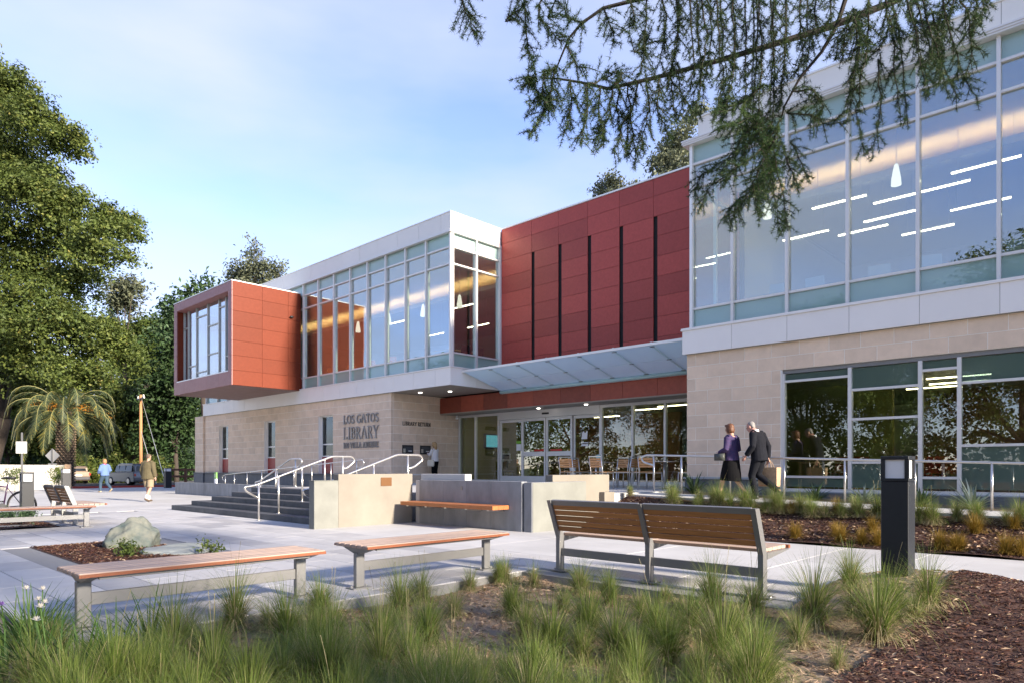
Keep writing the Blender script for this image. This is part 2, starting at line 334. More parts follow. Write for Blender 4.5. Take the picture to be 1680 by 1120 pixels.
# paving slabs and pavers, each its own piece
def in_planter(x0, x1, y0, y1):
    for (a, b_, c, d) in ((-3.95, 0.32, -12.75, -11.2), (-13.2, -7.75, -14.03, -11.4)):
        if x0 < b_ - .02 and x1 > a + .02 and y0 < d - .02 and y1 > c + .02: return True
    return False
rp = random.Random(3)
PW, PD = 0.915, 0.457
y = -14.03; row = 0
while y < -8.35:
    y1 = y + PD; x = -12.6 + (0.46 if row % 2 else 0)
    while x < 6.3:
        x1 = x + PW
        xa, xb = x, min(x1, 3.195 if y < -9.36 else 6.3)
        if xb - xa > 0.12:
            spans = [(xa, xb)]
            for (a, b_, c, d) in ((-3.95, 0.32, -12.75, -11.2), (-13.2, -7.75, -14.03, -11.4)):
                if y < d - .02 and y1 > c + .02:
                    spans = [s for (p, q) in spans for s in ((p, min(q, a)), (max(p, b_), q)) if s[1] - s[0] > 0.08]
            for (p, q) in spans:
                r = rp.random() + 0.25 * math.sin(x * 0.9 + row * 0.7)
                m = M_pavd if r > 0.98 else (M_pavm if r > 0.72 else M_pavl)
                piece('paver', p + .004, q - .004, y + .004, y1 - .004, -0.08, rp.uniform(-.001, .001), m, plaza, .003)
        x = x1
    y = y1; row += 1
ytop = y
sx = [-39, -34, -30, -26, -22.6, -19.4, -16.4, -13.6, -10.9, -8.3, -5.9, -3.6, -1.3, 1.0, 3.2, 5.2, 6.3]
sy = [ytop, -6.2, -4.2, -2.0, 2.0]
for i in range(len(sx) - 1):
    for j in range(len(sy) - 1):
        if sx[i] >= -0.1 and sy[j] > -4.3: continue
        piece('slab', sx[i] + .004, sx[i+1] - .004, sy[j] + .004, sy[j+1] - .004, -0.1, rp.uniform(-.001, .001), M_pave, plaza, .003)
for i in range(9):
    x = 6.3 + 1.6 * i - 1.6
    if i: piece('slab', x + .004, x + 1.6 - .004, -7.166, -4.204, -0.1, 0.0, M_pave, plaza, .003)
for (x0, x1) in ((-39, -33), (-33, -27), (-27, -21), (-21, -16), (-16, -12.64)):
    piece('slab', x0 + .004, x1 - .004, -14.02, ytop - .004, -0.1, 0.0, M_pave, plaza, .003)
# planting beds
def grid(name, x0, x1, y0, y1, zf, m, st=0.12):
    nx = max(2, int((x1-x0)/st)); ny = max(2, int((y1-y0)/st)); vs = []; fs = []
    for j in range(ny+1):
        for i in range(nx+1):
            X = x0+(x1-x0)*i/nx; Y = y0+(y1-y0)*j/ny; vs.append((X, Y, zf(X, Y)))
    for j in range(ny):
        for i in range(nx): a = j*(nx+1)+i; fs.append((a, a+1, a+nx+2, a+nx+1))
    o = MB().add(vs, fs).build(name, m); o.data.polygons.foreach_set('use_smooth', [True]*len(fs)); return tag(o, kind='structure')
grid('planting_bed', 3.2, 7.25, -18, -9.36, bed_z, M_soil)
grid('planting_bed', -8, 3.2, -18, -14.04, bed_z, M_soil)
grid('planting_bed', 6.3, 7.25, -9.36, -7.18, bed_z, M_soil)
grid('mulch_bed', 7.25, 15, -18, -7.18, lambda x, y: bed_z(x, y) + 0.02, M_mulchg)
grid('planted_bank', 0.02, 15, -4.2, -2.46, bank_z, M_mulchg)
grid('mulch_bed', -3.95, 0.32, -12.75, -11.2, lambda x, y: -0.005 + 0.05*math.sin(math.pi*(x+3.95)/4.27)*math.sin(math.pi*(y+12.75)/1.55), M_mulchg)
grid('mulch_bed', -13.2, -7.75, -14.02, -11.4, lambda x, y: 0.0 + 0.04*math.sin(x*3)*math.sin(y*3), M_mulchg)
# edging strip between soil and mulch
tag(MB().tube([(7.25, y, bed_z(7.25, y) + 0.012) for y in np.arange(-12, -7.9, 0.3)], 0.012, 6).build('bed_edging', M_black), 'thin black edging strip between soil and dark red mulch', 'edging')
# walkway along the right wing (sloping slab) and the strip of soil behind it
b = MB(); b.hexa([(0.0, -2.45, 0), (15, -2.45, 0), (15, -0.98, 0), (0.0, -0.98, 0), (0.0, -2.45, walk_z(0)), (15, -2.45, walk_z(15)), (15, -0.98, walk_z(15)), (0.0, -0.98, walk_z(0))])
tag(b.build('walkway', M_concl), kind='structure')
b = MB(); b.hexa([(0.05, -0.978, 0), (15, -0.978, 0), (15, 0.098, 0), (0.05, 0.098, 0), (0.05, -0.978, walk_z(0) - .03), (15, -0.978, walk_z(15) - .03), (15, 0.098, walk_z(15) + .02), (0.05, 0.098, walk_z(0) + .02)])
tag(b.build('planting_strip', M_soil), kind='structure')
# terrace in front of the doors
b = MB(); b.box(-10.2, -3.72, -6.0, 0.2, 0.02, T - .002); b.box(-3.72, -0.135, -5.42, -2.93, 0.02, T); b.box(-3.72, -0.002, -2.93, 0.2, 0.02, T); b.box(-12.10, 0.05, 0.2, 3.42, 0.02, T)
tag(b.build('terrace', M_concl), kind='structure')
# ramp beside the left wing
b = MB(); b.hexa([(-25.5, -2.38, 0), (-10.25, -2.38, 0), (-10.25, -0.1, 0), (-25.5, -0.1, 0), (-25.5, -2.38, 0.06), (-10.25, -2.38, T - .004), (-10.25, -0.1, T - .004), (-25.5, -0.1, 0.06)])
tag(b.build('ramp', M_concl), kind='structure')
# stair: five wrap-around steps
stair = thing('entrance_stair', 'wide flight of five dark granite steps climbing to the terrace', 'stair', (0, 0, 0))
uL = [-12.4, -11.87, -11.34, -10.82, -10.35]
for k in range(5):
    z1 = T * (k + 1) / 5 + 0.003; yf = -7.6 + 0.36 * k; xs = [uL[k]]
    while xs[-1] < -3.75 - 0.6: xs.append(min(-3.71, xs[-1] + 1.75 + 0.2 * ((k * 7 + len(xs) * 3) % 3)))
    xs[-1] = -3.71
    for i in range(len(xs) - 1):
        piece('step', xs[i] + .002, xs[i+1] - .002, yf, yf + 0.46, z1 - 0.145 if k else 0.0, z1, M_step, stair, .005)
    ys = [yf + 0.462, (yf - 2.5) / 2, -2.5]
    for i in range(2):
        piece('step', uL[k] + 0.0, uL[k] + 0.62, ys[i] + .002, ys[i+1] - .002, z1 - 0.145 if k else 0.0, z1 - .001, M_step, stair, .005)
# cheek walls
def wall(name, x0, x1, y0, y1, z1, m, label, bev=0.006, z0=-0.02):
    o = MB().box(x0, x1, y0, y1, z0, z1).build(name, m, bevel=bev); return tag(o, label, 'wall')
pil = thing('pillar', 'grey concrete end block beside the bottom of the stair', 'wall', (-3.6, -7.87, 0))
MB().box(-.1, .1, -.28, .27, -.02, .955).build('block', M_concp, pil, bevel=.006)
MB().box(-.104, .104, -.286, .275, .956, .966).build('cap', M_concp, pil, bevel=.003)
cw = wall('cheek_wall', -3.70, -3.502, -7.598, -5.70, 1.09, M_conc, 'cream concrete cheek wall with a small brown plaque beside the stair')
MB().box(0, .012, -.14, .14, -.09, .09).build('plaque', mat('plaque', (0.16, 0.075, 0.03), 0.4, metal=0.3), cw, loc=(-3.502, -6.42, 0.92))
lw = wall('terrace_wall', -3.39, -1.93, -5.55, -5.36, 1.085, M_concl, 'light grey concrete guard wall rising behind the wall with the bench')
jp = wall('wall_joint', -3.50, -3.395, -5.62, -5.40, 0.62, M_conc, 'narrow cream filler between the cheek wall and the bench wall')
bw = thing('bench_wall', 'grey board-marked concrete retaining wall carrying a timber bench', 'wall', (0, 0, 0))
xs = [-3.24, -2.42, -1.70, -0.99, -0.16]
for i in range(4): piece('wall_panel', xs[i] + .0015, xs[i+1] - .0015, -5.72, -5.56, -.02, 0.955, M_concg, bw, .004)
MB().box(-3.36, -0.18, -5.556, -5.36, -.02, 0.66).build('wall_core', M_concl, bw)
MB().box(-3.385, -3.243, -5.70, -5.56, -.02, 0.94).build('wall_return', M_concl, bw, bevel=.004)
MB().box(-.03, .03, -.006, .01, -.04, .04).build('outlet_box', M_bench, bw, loc=(-1.85, -5.722, .80))
p2 = thing('pillar', 'grey concrete end block between the bench wall and the planted bank', 'wall', (-0.02, -4.75, 0))
MB().box(-.1, .1, -.95, .72, -.02, .94).build('block', M_concg, p2, bevel=.006)
MB().box(.1005, .112, -.93, .71, -.02, .935).build('face', M_concp, p2, bevel=.003)
wall('wall_joint', -0.155, -0.12, -5.5, -5.30, 0.55, M_conc, 'narrow cream filler between the bench wall and the grey end block')
wall('cheek_wall', -0.30, -0.122, -4.85, -2.93, 1.075, M_conc, 'cream concrete cheek wall standing behind the grey end block')
wall('terrace_kerb', -0.12, 0.02, -3.3, -2.93, 0.70, M_conc, 'short low cream kerb at the edge of the planted bank')
# ramp wall on the left
rw = thing('ramp_wall', 'low grey concrete wall running along the ramp beside the stair', 'wall', (0, 0, 0))
xs = list(np.linspace(-25.7, -10.4, 10))
for i in range(9): piece('wall_panel', xs[i] + .002, xs[i+1] - .002, -2.6, -2.40, -.02, 0.56, M_concg, rw, .004)
# timber bench fixed to the wall
wbn = thing('wall_bench', 'long timber slab bench fixed on brackets to the grey concrete wall', 'bench', (-1.9, -5.72, 0.38))
for i in range(3): piece('slat', -1.42, 1.42, -.46 + i*.153, -.31 + i*.153, .035, .115, M_wallbench, wbn, .005)
for i in range(5):
    x = -1.25 + i * 0.62
    MB().hexa([(x-.03, -.40, 0.012), (x+.03, -.40, 0.012), (x+.03, 0.002, -.03), (x-.03, 0.002, -.03), (x-.03, -.40, .036), (x+.03, -.40, .036), (x+.03, 0.002, .036), (x-.03, 0.002, .036)]).build('bracket', M_steel, wbn)

# ================================================================== BUILDING
lib = thing('library_building', 'two-storey library with sandstone base, red panels and glass curtain walls', 'building', (0, 0, 0))
Z0, ZP, ZB, ZG, Z1, Z2, Z3, ZH, ZT = 0.0, 1.0, 4.03, 4.65, 5.14, 8.15, 8.72, 9.2, 9.88
CH = (ZB - ZP) / 10
def stone_wall(axis, a0, a1, face, depth, openings, sgn=1):
    """courses of blocks along x (axis 0) facing -y, or along y (axis 1) facing +x"""
    bk = MB(); edges = sorted(openings); cur = a0; piers = []
    for (o0, o1) in edges: piers.append((cur, o0)); cur = o1
    piers.append((cur, a1))
    def bx(p, q, z0, z1, off=0.005):
        if axis == 0: bk.box(p + (.02 if p == a0 else 0), q - (.02 if q == a1 else 0), face + off, face + depth, z0, z1)
        else: bk.box(face - depth, face - off, p, q, z0, z1)
    ztop = ZP + 8 * CH
    for (p, q) in piers: bx(p, q, 0.02, ztop)
    bx(a0, a1, ztop, ZB)
    wl = bk.build('stone_wall', M_mortar, lib)
    rr = random.Random(int(a0 * 10) + axis)
    for c in range(10):
        z0 = ZP + c * CH; z1 = z0 + CH
        spans = piers if c < 8 else [(a0, a1)]
        for (p, q) in spans:
            x = p; first = True
            off = 0.0 if c % 2 == 0 else 0.315
            k = math.floor((p - off) / 0.63)
            cuts = [p] + [off + 0.63 * j for j in range(k, k + 80) if p + 0.12 < off + 0.63 * j < q - 0.12] + [q]
            for i in range(len(cuts) - 1):
                dd = rr.uniform(-.0012, .0012)
                if axis == 0: piece('stone_block', cuts[i] + .006, cuts[i+1] - .006, face + dd, face + .09, z0 + .006, z1 - .006, M_stone, wl, .0015)
                else: piece('stone_block', face - .09, face + dd, cuts[i] + .006, cuts[i+1] - .006, z0 + .006, z1 - .006, M_stone, wl, .0015)
    return wl
LW = [(-27.06, -25.97), (-22.09, -21.02), (-17.25, -16.13)]
stone_wall(0, -28.83, -12.14, 0.10, 0.35, LW)
stone_wall(1, 0.195, 3.52, -12.143, 0.35, [])
RWX = 16.0
stone_wall(0, 0.07, RWX, 0.10, 0.35, [(2.42, 15.0)])
# end pilaster of the left wing
stone_wall(0, -29.9, -28.835, 0.0, 0.4, [])
# plinth
pl = MB().box(-29.95, -12.16, .03, .10, 0, ZP - .01).build('plinth', M_plinth, lib)
x = -29.95
while x < -12.2:
    piece('plinth_slab', x + .003, min(x + 1.22, -12.14) - .003, -0.05 if x < -28.9 else 0.02, .06, 0.0, ZP - .045, M_plinth, pl, .004)
    x += 1.22
MB().box(-29.98, -12.12, -.08, .099, ZP - .043, ZP - .004).build('plinth_cap', M_plinth, pl)
pl = MB().box(-12.18, -12.09, .02, 3.4, 0, ZP - .05).build('plinth', M_stone, lib)
pl = MB().box(0.06, 2.40, .04, .10, 0, ZP - .01).build('plinth', M_plinth, lib)
for (a, c) in ((0.05, 1.2), (1.2, 2.40)): piece('plinth_slab', a + .003, c - .003, 0.03, .07, 0.0, ZP - .055, M_plinth, pl, .004)
MB().box(0.03, 2.405, 0.0, .099, ZP - .052, ZP - .004).build('plinth_cap', mat('cap_stone', (0.36, 0.38, 0.40), 0.5), pl)
MB().box(2.42, RWX, .03, .12, 0, 0.68).build('plinth', M_plinth, lib)
# left punched windows with red panels
for (a, c) in LW:
    wn = MB().box(a + .001, c - .001, .40, .46, ZP, ZP + 8 * CH).build('window', M_alu, lib)   # backing behind the frame; its dark colour stands for the unlit room
    fr = MB(); t_ = .05; yf = .26; zt = ZP + 8 * CH; zr = 1.70
    for (x0, x1, z0, z1) in ((a+.0, a+t_, zr, zt-.002), (c-t_, c-.0, zr, zt-.002), (a+t_, c-t_, zt-t_, zt-.002), (a+t_, c-t_, zr, zr+t_), (a+t_, c-t_, 2.2, 2.2+t_)): fr.box(x0, x1, yf, yf+.08, z0, z1)
    fr.build('window_frame', M_alu, wn)
    MB().box(a+t_, c-t_, yf+.03, yf+.042, 2.2+t_, zt-t_).build('pane', G_dark, wn)
    MB().box(a+t_, c-t_, yf+.03, yf+.042, zr+t_, 2.2).build('pane', G_dark, wn)
    MB().box(a+.004, c-.004, yf+.02, yf+.07, ZP, zr-.002).build('red_panel', M_red, wn)
    wn.data.materials.clear(); wn.data.materials.append(M_dark)
# metal band (fascia) panels
def band(axis, a0, a1, face, z0, z1, m, name, step=1.22, depth=0.1, start=None, lip=True):
    bk = MB()
    bk.box(*((a0 + .035, a1 - .035, face + .012, face + depth) if axis == 0 else (face - depth, face - .012, a0 + .035, a1)), z0 + .004, z1 - .004)
    bo = bk.build(name, M_joint, lib)
    cuts = [a0]; x = (start if start is not None else a0)
    while x < a1 - .1:
        if x > a0 + .1: cuts.append(x)
        x += step
    cuts.append(a1)
    for i in range(len(cuts) - 1):
        if axis == 0: piece('metal_panel', cuts[i] + .004, cuts[i+1] - .004, face, face + .03, z0, z1, m, bo, .002)
        else: piece('metal_panel', face - .03, face, cuts[i] + .004, cuts[i+1] - .004, z0, z1, m, bo, .002)
    return bo
bd = band(0, -28.83, -8.70, 0.0, ZB, ZG - .03, M_band, 'fascia_band', 1.2, 0.099, -28.83 + .14)
MB().box(-28.83, -8.672, -.028, .1, ZG - .028, ZG + .012).build('drip_sill', M_band, bd)
bd = band(1, 0.002, 2.44, -8.70, ZB, ZG - .03, M_band, 'fascia_band', 1.22, 0.099, 1.22)
MB().box(-8.80, -8.67, -.03, 2.45, ZG - .026, ZG + .013).build('drip_sill', M_band, bd)
bd = band(0, 0.0, RWX, 0.0, ZB, ZG - .05, M_band, 'fascia_band', 1.3, 0.25, 0.0)
MB().box(-0.03, RWX, -.03, .12, ZG - .048, ZG - .022).box(-0.022, RWX, -.022, .12, ZG - .020, ZG + .012).build('drip_sill', M_band, bd)
MB().box(-0.004, 0.2, 0.252, 6, ZB, ZG).build('fascia_return', M_band, lib)
# parapets
bd = band(0, -28.83, -8.72, 0.02, ZH + .05, ZT - .03, M_para, 'parapet', 1.22, 0.09, -28.83 + .1)
MB().box(-28.85, -8.70, 0.0, .3, ZT - .029, ZT).build('coping', M_coping, bd)
MB().box(-28.83, -8.70, -.02, .12, ZH - .02, ZH + .048).build('head_trim', M_alu, bd)
bd = band(1, 0.03, 2.44, -8.72, ZH + .05, ZT - .03, M_para, 'parapet', 1.4, 0.09, 5)
MB().box(-9.0, -8.702, 0.001, 2.45, ZT - .0285, ZT - .001).build('coping', M_coping, bd)
MB().box(-8.82, -8.695, -.021, 2.60, ZH - .021, ZH + .047).build('head_trim', M_alu, bd)
bd = band(0, 0.35, RWX, 0.15, ZH + .10, 9.84, M_para, 'parapet', 1.3, 0.12, 1.3)
MB().box(0.33, RWX, 0.12, .5, 9.841, 9.88).build('coping', M_coping, bd)
MB().box(0.35, 0.5, 0.28, 6, ZH + .1, 9.84).build('parapet_return', M_para, bd)
cn = MB().box(0.0, RWX, -.06, .35, ZH + .062, ZH + .10).box(0.012, RWX, -.045, .35, ZH + .02, ZH + .060).box(0.03, RWX, -.028, .35, ZH - .02, ZH + .018).build('cornice', M_alu, bd)
MB().box(0.031, 0.35, .351, 6, ZH - .02, ZH + .10).build('cornice_return', M_alu, bd)
MB().box(-8.712, -8.696, -.004, .012, ZB, ZG - .03).build('corner_trim', M_band, lib); MB().box(-8.732, -8.716, .016, .04, ZH + .05, ZT - .03).build('corner_trim', M_para, lib)
# curtain walls
def curtain(axis, pos, face, rows, name, side=1, mw=.065, out=.07):
    """rows: list of (z0, z1, glass)."""
    z0, z1 = rows[0][0], rows[-1][1]
    def bx(a, c, d0, d1, za, zb):
        return MB().box(a, c, face + d0, face + d1, za, zb) if axis == 0 else MB().box(face - d1, face - d0, a, c, za, zb)
    root = bx(pos[0], pos[-1], -.03, .05, z0 - .04, z0 + .02).build(name, M_alu, lib)
    for p in pos: bx(p - mw/2, p + mw/2, -out, .10, z0 + .022, z1).build('mullion', M_alu, root)
    for i in range(len(pos) - 1):
        a, c = pos[i] + mw/2, pos[i+1] - mw/2
        for (r0, r1, gm) in rows:
            bx(a + .002, c - .002, .022, .034, r0 + .02, r1 - .028).build('pane', gm, root)
        for (r0, r1, gm) in rows[:-1]:
            bx(a, c, -.035, .08, r1 - .03, r1 + .022).build('transom', M_alu, root)
    return root
rows = [(ZG, Z1, G_frost), (Z1, Z2, G_clear), (Z2, Z3, G_clear), (Z3, ZH, G_frostw)]
posL = [-28.75 + 1.215 * i for i in range(9)]
posL = [-28.6, -27.2, -26.0, -24.7, -23.5, -22.25, -21.0, -19.7, -18.45, -17.23, -16.02, -14.83, -13.64, -12.46, -11.26, -10.09, -8.80]
curtain(0, posL, 0.12, rows, 'curtain_wall')
curtain(1, [0.16, 1.27, 2.42], -8.80, rows, 'curtain_wall')
posR = [0.20, 1.27, 2.56, 3.84, 5.15, 6.47, 7.8, 9.1, 10.4, 11.7, 13.0, 14.3, 15.6]
curtain(0, posR, 0.14, rows, 'curtain_wall')
curtain(1, [0.2, 1.4, 2.4], 0.235, rows, 'curtain_wall', out=-.01)
MB().box(-8.845, -8.755, 0.075, 0.16, ZG, ZH).build('corner_post', M_coping, lib)
MB().box(0.165, 0.24, 0.065, 0.15, ZG, ZH).build('corner_post', M_coping, lib)
MB().box(-8.85, -8.70, 2.40, 2.47, ZG, ZH).build('corner_post', M_alu, lib)
# lower right window wall
wr = MB().box(2.42, 15, .15, .30, .68, .76).build('window_wall', M_alu, lib)
zt = ZP + 8 * CH
MB().box(2.44, 15, .16, .29, zt - .09, zt - .001).build('head_frame', M_bench, wr)
cols = [(2.46, 3.87, [0.78, 1.02, 3.16, 3.34]), (3.87, 5.18, [0.78, 1.33, 2.24, 2.86, 3.34]), (5.18, 5.84, [0.78, 1.02, 3.14, 3.34]), (5.84, 7.45, [0.78, 1.64, 2.84, 3.34]),
        (7.45, 8.9, [0.78, 1.02, 3.16, 3.34]), (8.9, 10.3, [0.78, 1.33, 2.24, 2.86, 3.34]), (10.3, 11.6, [0.78, 1.02, 3.14, 3.34]), (11.6, 13.2, [.78, 1.64, 2.84, 3.34]), (13.2, 14.95, [.78, 1.02, 3.16, 3.34])]
for ci, (a, c, zs) in enumerate(cols):
    MB().box(a - .035, a + .035, .13, .27, .761, zt - .09).build('mullion', M_alu, wr)
    for j in range(len(zs) - 1):
        low = (j == 0); top = (j == len(zs) - 2)
        gm = G_frostd if (low or (top)) else G_low
        MB().box(a + .036, c - .036, .19, .202, zs[j] + .02, zs[j+1] - .02).build('pane', gm, wr)
        if j: MB().box(a + .035, c - .035, .15, .25, zs[j] - .025, zs[j] + .025).build('transom', M_alu, wr)
MB().box(2.42, 2.455, .115, .3, .70, zt - .002).build('jamb', M_alu, wr)
MB().box(2.43, 15, .06, .149, .66, .70).build('sill', mat('cap_stone', (0.36, 0.38, 0.40), 0.5), wr)
# projecting bay
bay = MB().box(-24.66, -18.64, -2.62, 0.10, 4.63, 5.15).box(-24.66, -18.64, -2.62, 0.0, 8.46, 8.72).box(-18.95, -18.64, -2.62, 0.0, 5.15, 8.46).box(-24.66, -24.36, -2.62, 0.0, 5.15, 8.46).build('projecting_bay', M_red, lib)
rws = [4.60 + 0.6 * i for i in range(8)]
cs = [-3.0, -1.72, -0.55, 0.05]
for i in range(7):
    for j in range(3):
        piece('side_panel', -18.64, -18.615, cs[j] + .004, cs[j+1] - .004, rws[i] + .004, rws[i+1] - .004, M_baylit, bay, .002)
        piece('side_panel', -24.685, -24.66, cs[j] + .004, cs[j+1] - .004, rws[i] + .004, rws[i+1] - .004, M_baylit, bay, .002)
def fp(x0, x1, z0, z1): piece('front_panel', x0 + .003, x1 - .003, -3.02, -2.98, z0 + .003, z1 - .003, M_bayshade, bay, .002)
xs = list(np.linspace(-24.69, -18.61, 6))
for i in range(5): fp(xs[i], xs[i+1], 4.6, 5.21); fp(xs[i], xs[i+1], 8.42, 8.79)
for i in range(1, 7):
    za, zb = max(5.21, rws[i]), min(8.42, rws[i+1])
    if zb - za > .05: fp(-24.69, -24.34, za, zb); fp(-18.95, -18.61, za, zb)
MB().box(-24.34, -24.31, -2.979, -2.62, 5.22, 8.41).build('reveal', M_baylit, bay); MB().box(-18.98, -18.95, -2.979, -2.62, 5.22, 8.41).build('reveal', M_baylit, bay)
MB().box(-24.30, -18.99, -2.978, -2.62, 8.40, 8.455).build('reveal', M_bayshade, bay); MB().box(-24.34, -18.95, -3.03, -2.62, 5.165, 5.205).build('sill', M_coping, bay)
MB().box(-24.70, -18.60, -3.04, 0.05, 8.80, 8.835).build('coping', M_coping, bay)
MB().box(-24.64, -18.66, -2.975, 0.0, 4.595, 4.625).build('bay_soffit', mat('bay_soffit', (0.20, 0.115, 0.10), 0.5, var=.05), bay)
wz0, wz1 = 5.21, 8.40
M_bayfr = mat('bay_frame', (0.42, 0.41, 0.37), 0.4, metal=0.4)
px_ = [-24.31, -23.78, -22.86, -21.65, -20.50, -19.84, -18.98]
hz = [[7.65], [5.85], [5.5, 7.95], [6.17, 7.40], [8.03], [5.9]]
for x in px_: MB().box(x - .03, x + .03, -2.74, -2.625, wz0, wz1).build('mullion', M_bayfr, bay)
G_bay = glassmat('bay_glass', (0.75, 0.82, 0.84), base=0.36, ior=1.55)
for i in range(6):
    zz = [wz0] + hz[i] + [wz1]
    for j in range(len(zz) - 1): MB().box(px_[i] + .031, px_[i+1] - .031, -2.69, -2.678, zz[j] + .02, zz[j+1] - .02).build('pane', G_bay, bay)
    for z in hz[i]: MB().box(px_[i] + .03, px_[i+1] - .03, -2.73, -2.63, z - .025, z + .025).build('transom', M_bayfr, bay)
cmr = MB().ell((0, 0, 0), (.05, .09, .05)).tube([(-.08, 0, .03), (0, 0, .02)], .025).build('security_camera', M_black, None, True, loc=(-18.54, -0.42, 7.72)); tag(cmr, 'small dark dome camera fixed to the sunlit orange side of the bay', 'camera')
# red middle wall
red = MB().box(-8.70, 0.33, 2.52, 2.8, 3.98, ZT - .05).build('red_wall', M_dark, lib)
RF = 2.46
slots = [-7.24, -6.03, -4.80, -3.57, -2.35, -1.13]; SW = 0.14
zr = [ZT - .05, 9.31, 8.70] + [8.70 - .6 * i for i in range(1, 9)]
zr = [z for z in zr if z > 4.0] + [3.98]
for i in range(len(zr) - 1):
    xs = [-8.70] + (slots if i < 2 else slots) + [0.33]
    for j in range(len(xs) - 1):
        x0 = xs[j] + (SW if (i >= 2 and j > 0) else 0.004); x1 = xs[j+1] - .004
        piece('red_panel', x0, x1, RF, RF + .03, zr[i+1] + .004, zr[i] - .004, M_red, red, .002)
MB().box(-8.70, 0.34, RF - .03, RF + .3, ZT - .048, ZT).build('coping', M_coping, red)
fas = MB().box(-12.13, 0.33, 2.49, 3.0, 3.385, 3.975).build('entrance_fascia', M_dark, lib)
for j in range(10):
    x0 = -12.13 + 1.24 * j; x1 = min(0.33, x0 + 1.24)
    piece('red_panel', x0 + .004, x1 - .004, RF, RF + .028, 3.38, 3.978, M_fascia_red, fas, .002)
MB().box(-12.13, 0.05, 2.47, 3.55, 3.34, 3.379).build('entrance_soffit', M_soffit, fas)
# box soffit
sf = MB().box(-12.14, -8.81, 0.1, 2.455, ZB - .002, ZB + .04).build('soffit', M_soffit, lib)
for (x, y) in ((-11.3, .8), (-10.2, 1.3)): MB().tube([(x, y, ZB - .02), (x, y, ZB)], .07, 12).build('downlight', E_down, sf)
for (x, y) in ((-7.3, 2.9), (-5.2, 2.9)): MB().tube([(x, y, 3.32), (x, y, 3.345)], .06, 12).build('downlight', E_down, fas)
# canopy
can = thing('entrance_canopy', 'sloping frosted glass canopy over the library entrance', 'canopy', (0, 0, 0))
cy0, cz0, cy1, cz1 = 0.55, 4.50, 2.40, 4.00
def cz(y): return cz0 + (cz1 - cz0) * (y - cy0) / (cy1 - cy0)
cx = list(np.linspace(-8.66, -0.03, 8)); cym = (cy0 + cy1) / 2 + .05
for i in range(7):
    for (ya, yb) in ((cy0, cym), (cym, cy1)):
        a, c = cx[i] + .006, cx[i+1] - .006; ya_, yb_ = ya + .006, yb - .006
        MB().hexa([(a, ya_, cz(ya_)), (c, ya_, cz(ya_)), (c, yb_, cz(yb_)), (a, yb_, cz(yb_)), (a, ya_, cz(ya_)+.02), (c, ya_, cz(ya_)+.02), (c, yb_, cz(yb_)+.02), (a, yb_, cz(yb_)+.02)]).build('glass_panel', G_can, can)
for x in cx: MB().bar((x, cy0 + .02, cz(cy0) + .055), (x, cy1, cz(cy1) + .055), .05, .06).build('rafter', M_alu, can)
MB().box(cx[0] - .02, cx[-1], cy0 - .04, cy0 - .001, cz0 - .015, cz0 + .055).build('edge_rail', M_coping, can)
MB().tube([(cx[0], cy1 - .03, cz1 - .04), (cx[-1], cy1 - .03, cz1 - .04)], .065, 10).build('gutter', mat('gutter_glass', (0.40, 0.60, 0.64), 0.3), can, True)
MB().box(cx[0], cx[-1], cy1 + .02, cy1 + .062, cz1 - .10, cz1 - .04).build('ledger', M_coping, can)
for x in cx[1:-1]:
    for y in (cy0 + .1, cym, cy1 - .1): MB().box(x - .07, x + .07, y - .02, y + .02, cz(y) - .018, cz(y) - .002).build('clip', M_bench, can)
# entrance storefront
ent = MB().box(-12.1, 0.06, 3.44, 3.54, T - .01, T + .05).build('entrance_front', M_alu, lib)
YE = 3.46
pe = [-12.08, -11.13, -9.83, -4.98, -3.74, -2.55, -1.3, 0.03]
for p in pe: MB().box(p - .035, p + .035, YE - .03, YE + .09, T + .051, 3.34).build('mullion', M_alu, ent)
for (a, c) in ((-12.08, -11.13), (-11.13, -9.83), (-4.98, -3.74), (-3.74, -2.55), (-2.55, -1.3), (-1.3, 0.03)):
    MB().box(a + .036, c - .036, YE + .02, YE + .032, T + .12, 3.25).build('pane', G_low, ent)
    MB().box(a + .035, c - .035, YE - .02, YE + .08, 3.25, 3.34).build('transom', M_alu, ent)
    MB().box(a + .035, c - .035, YE - .02, YE + .08, T + .051, T + .12).build('sill', M_alu, ent)
MB().box(-9.79, -5.02, YE - .06, YE + .12, 3.06, 3.34).build('door_header', M_alu, ent)
MB().box(-7.55, -7.25, YE - .10, YE - .062, 3.16, 3.22).build('door_sensor', M_black, ent)
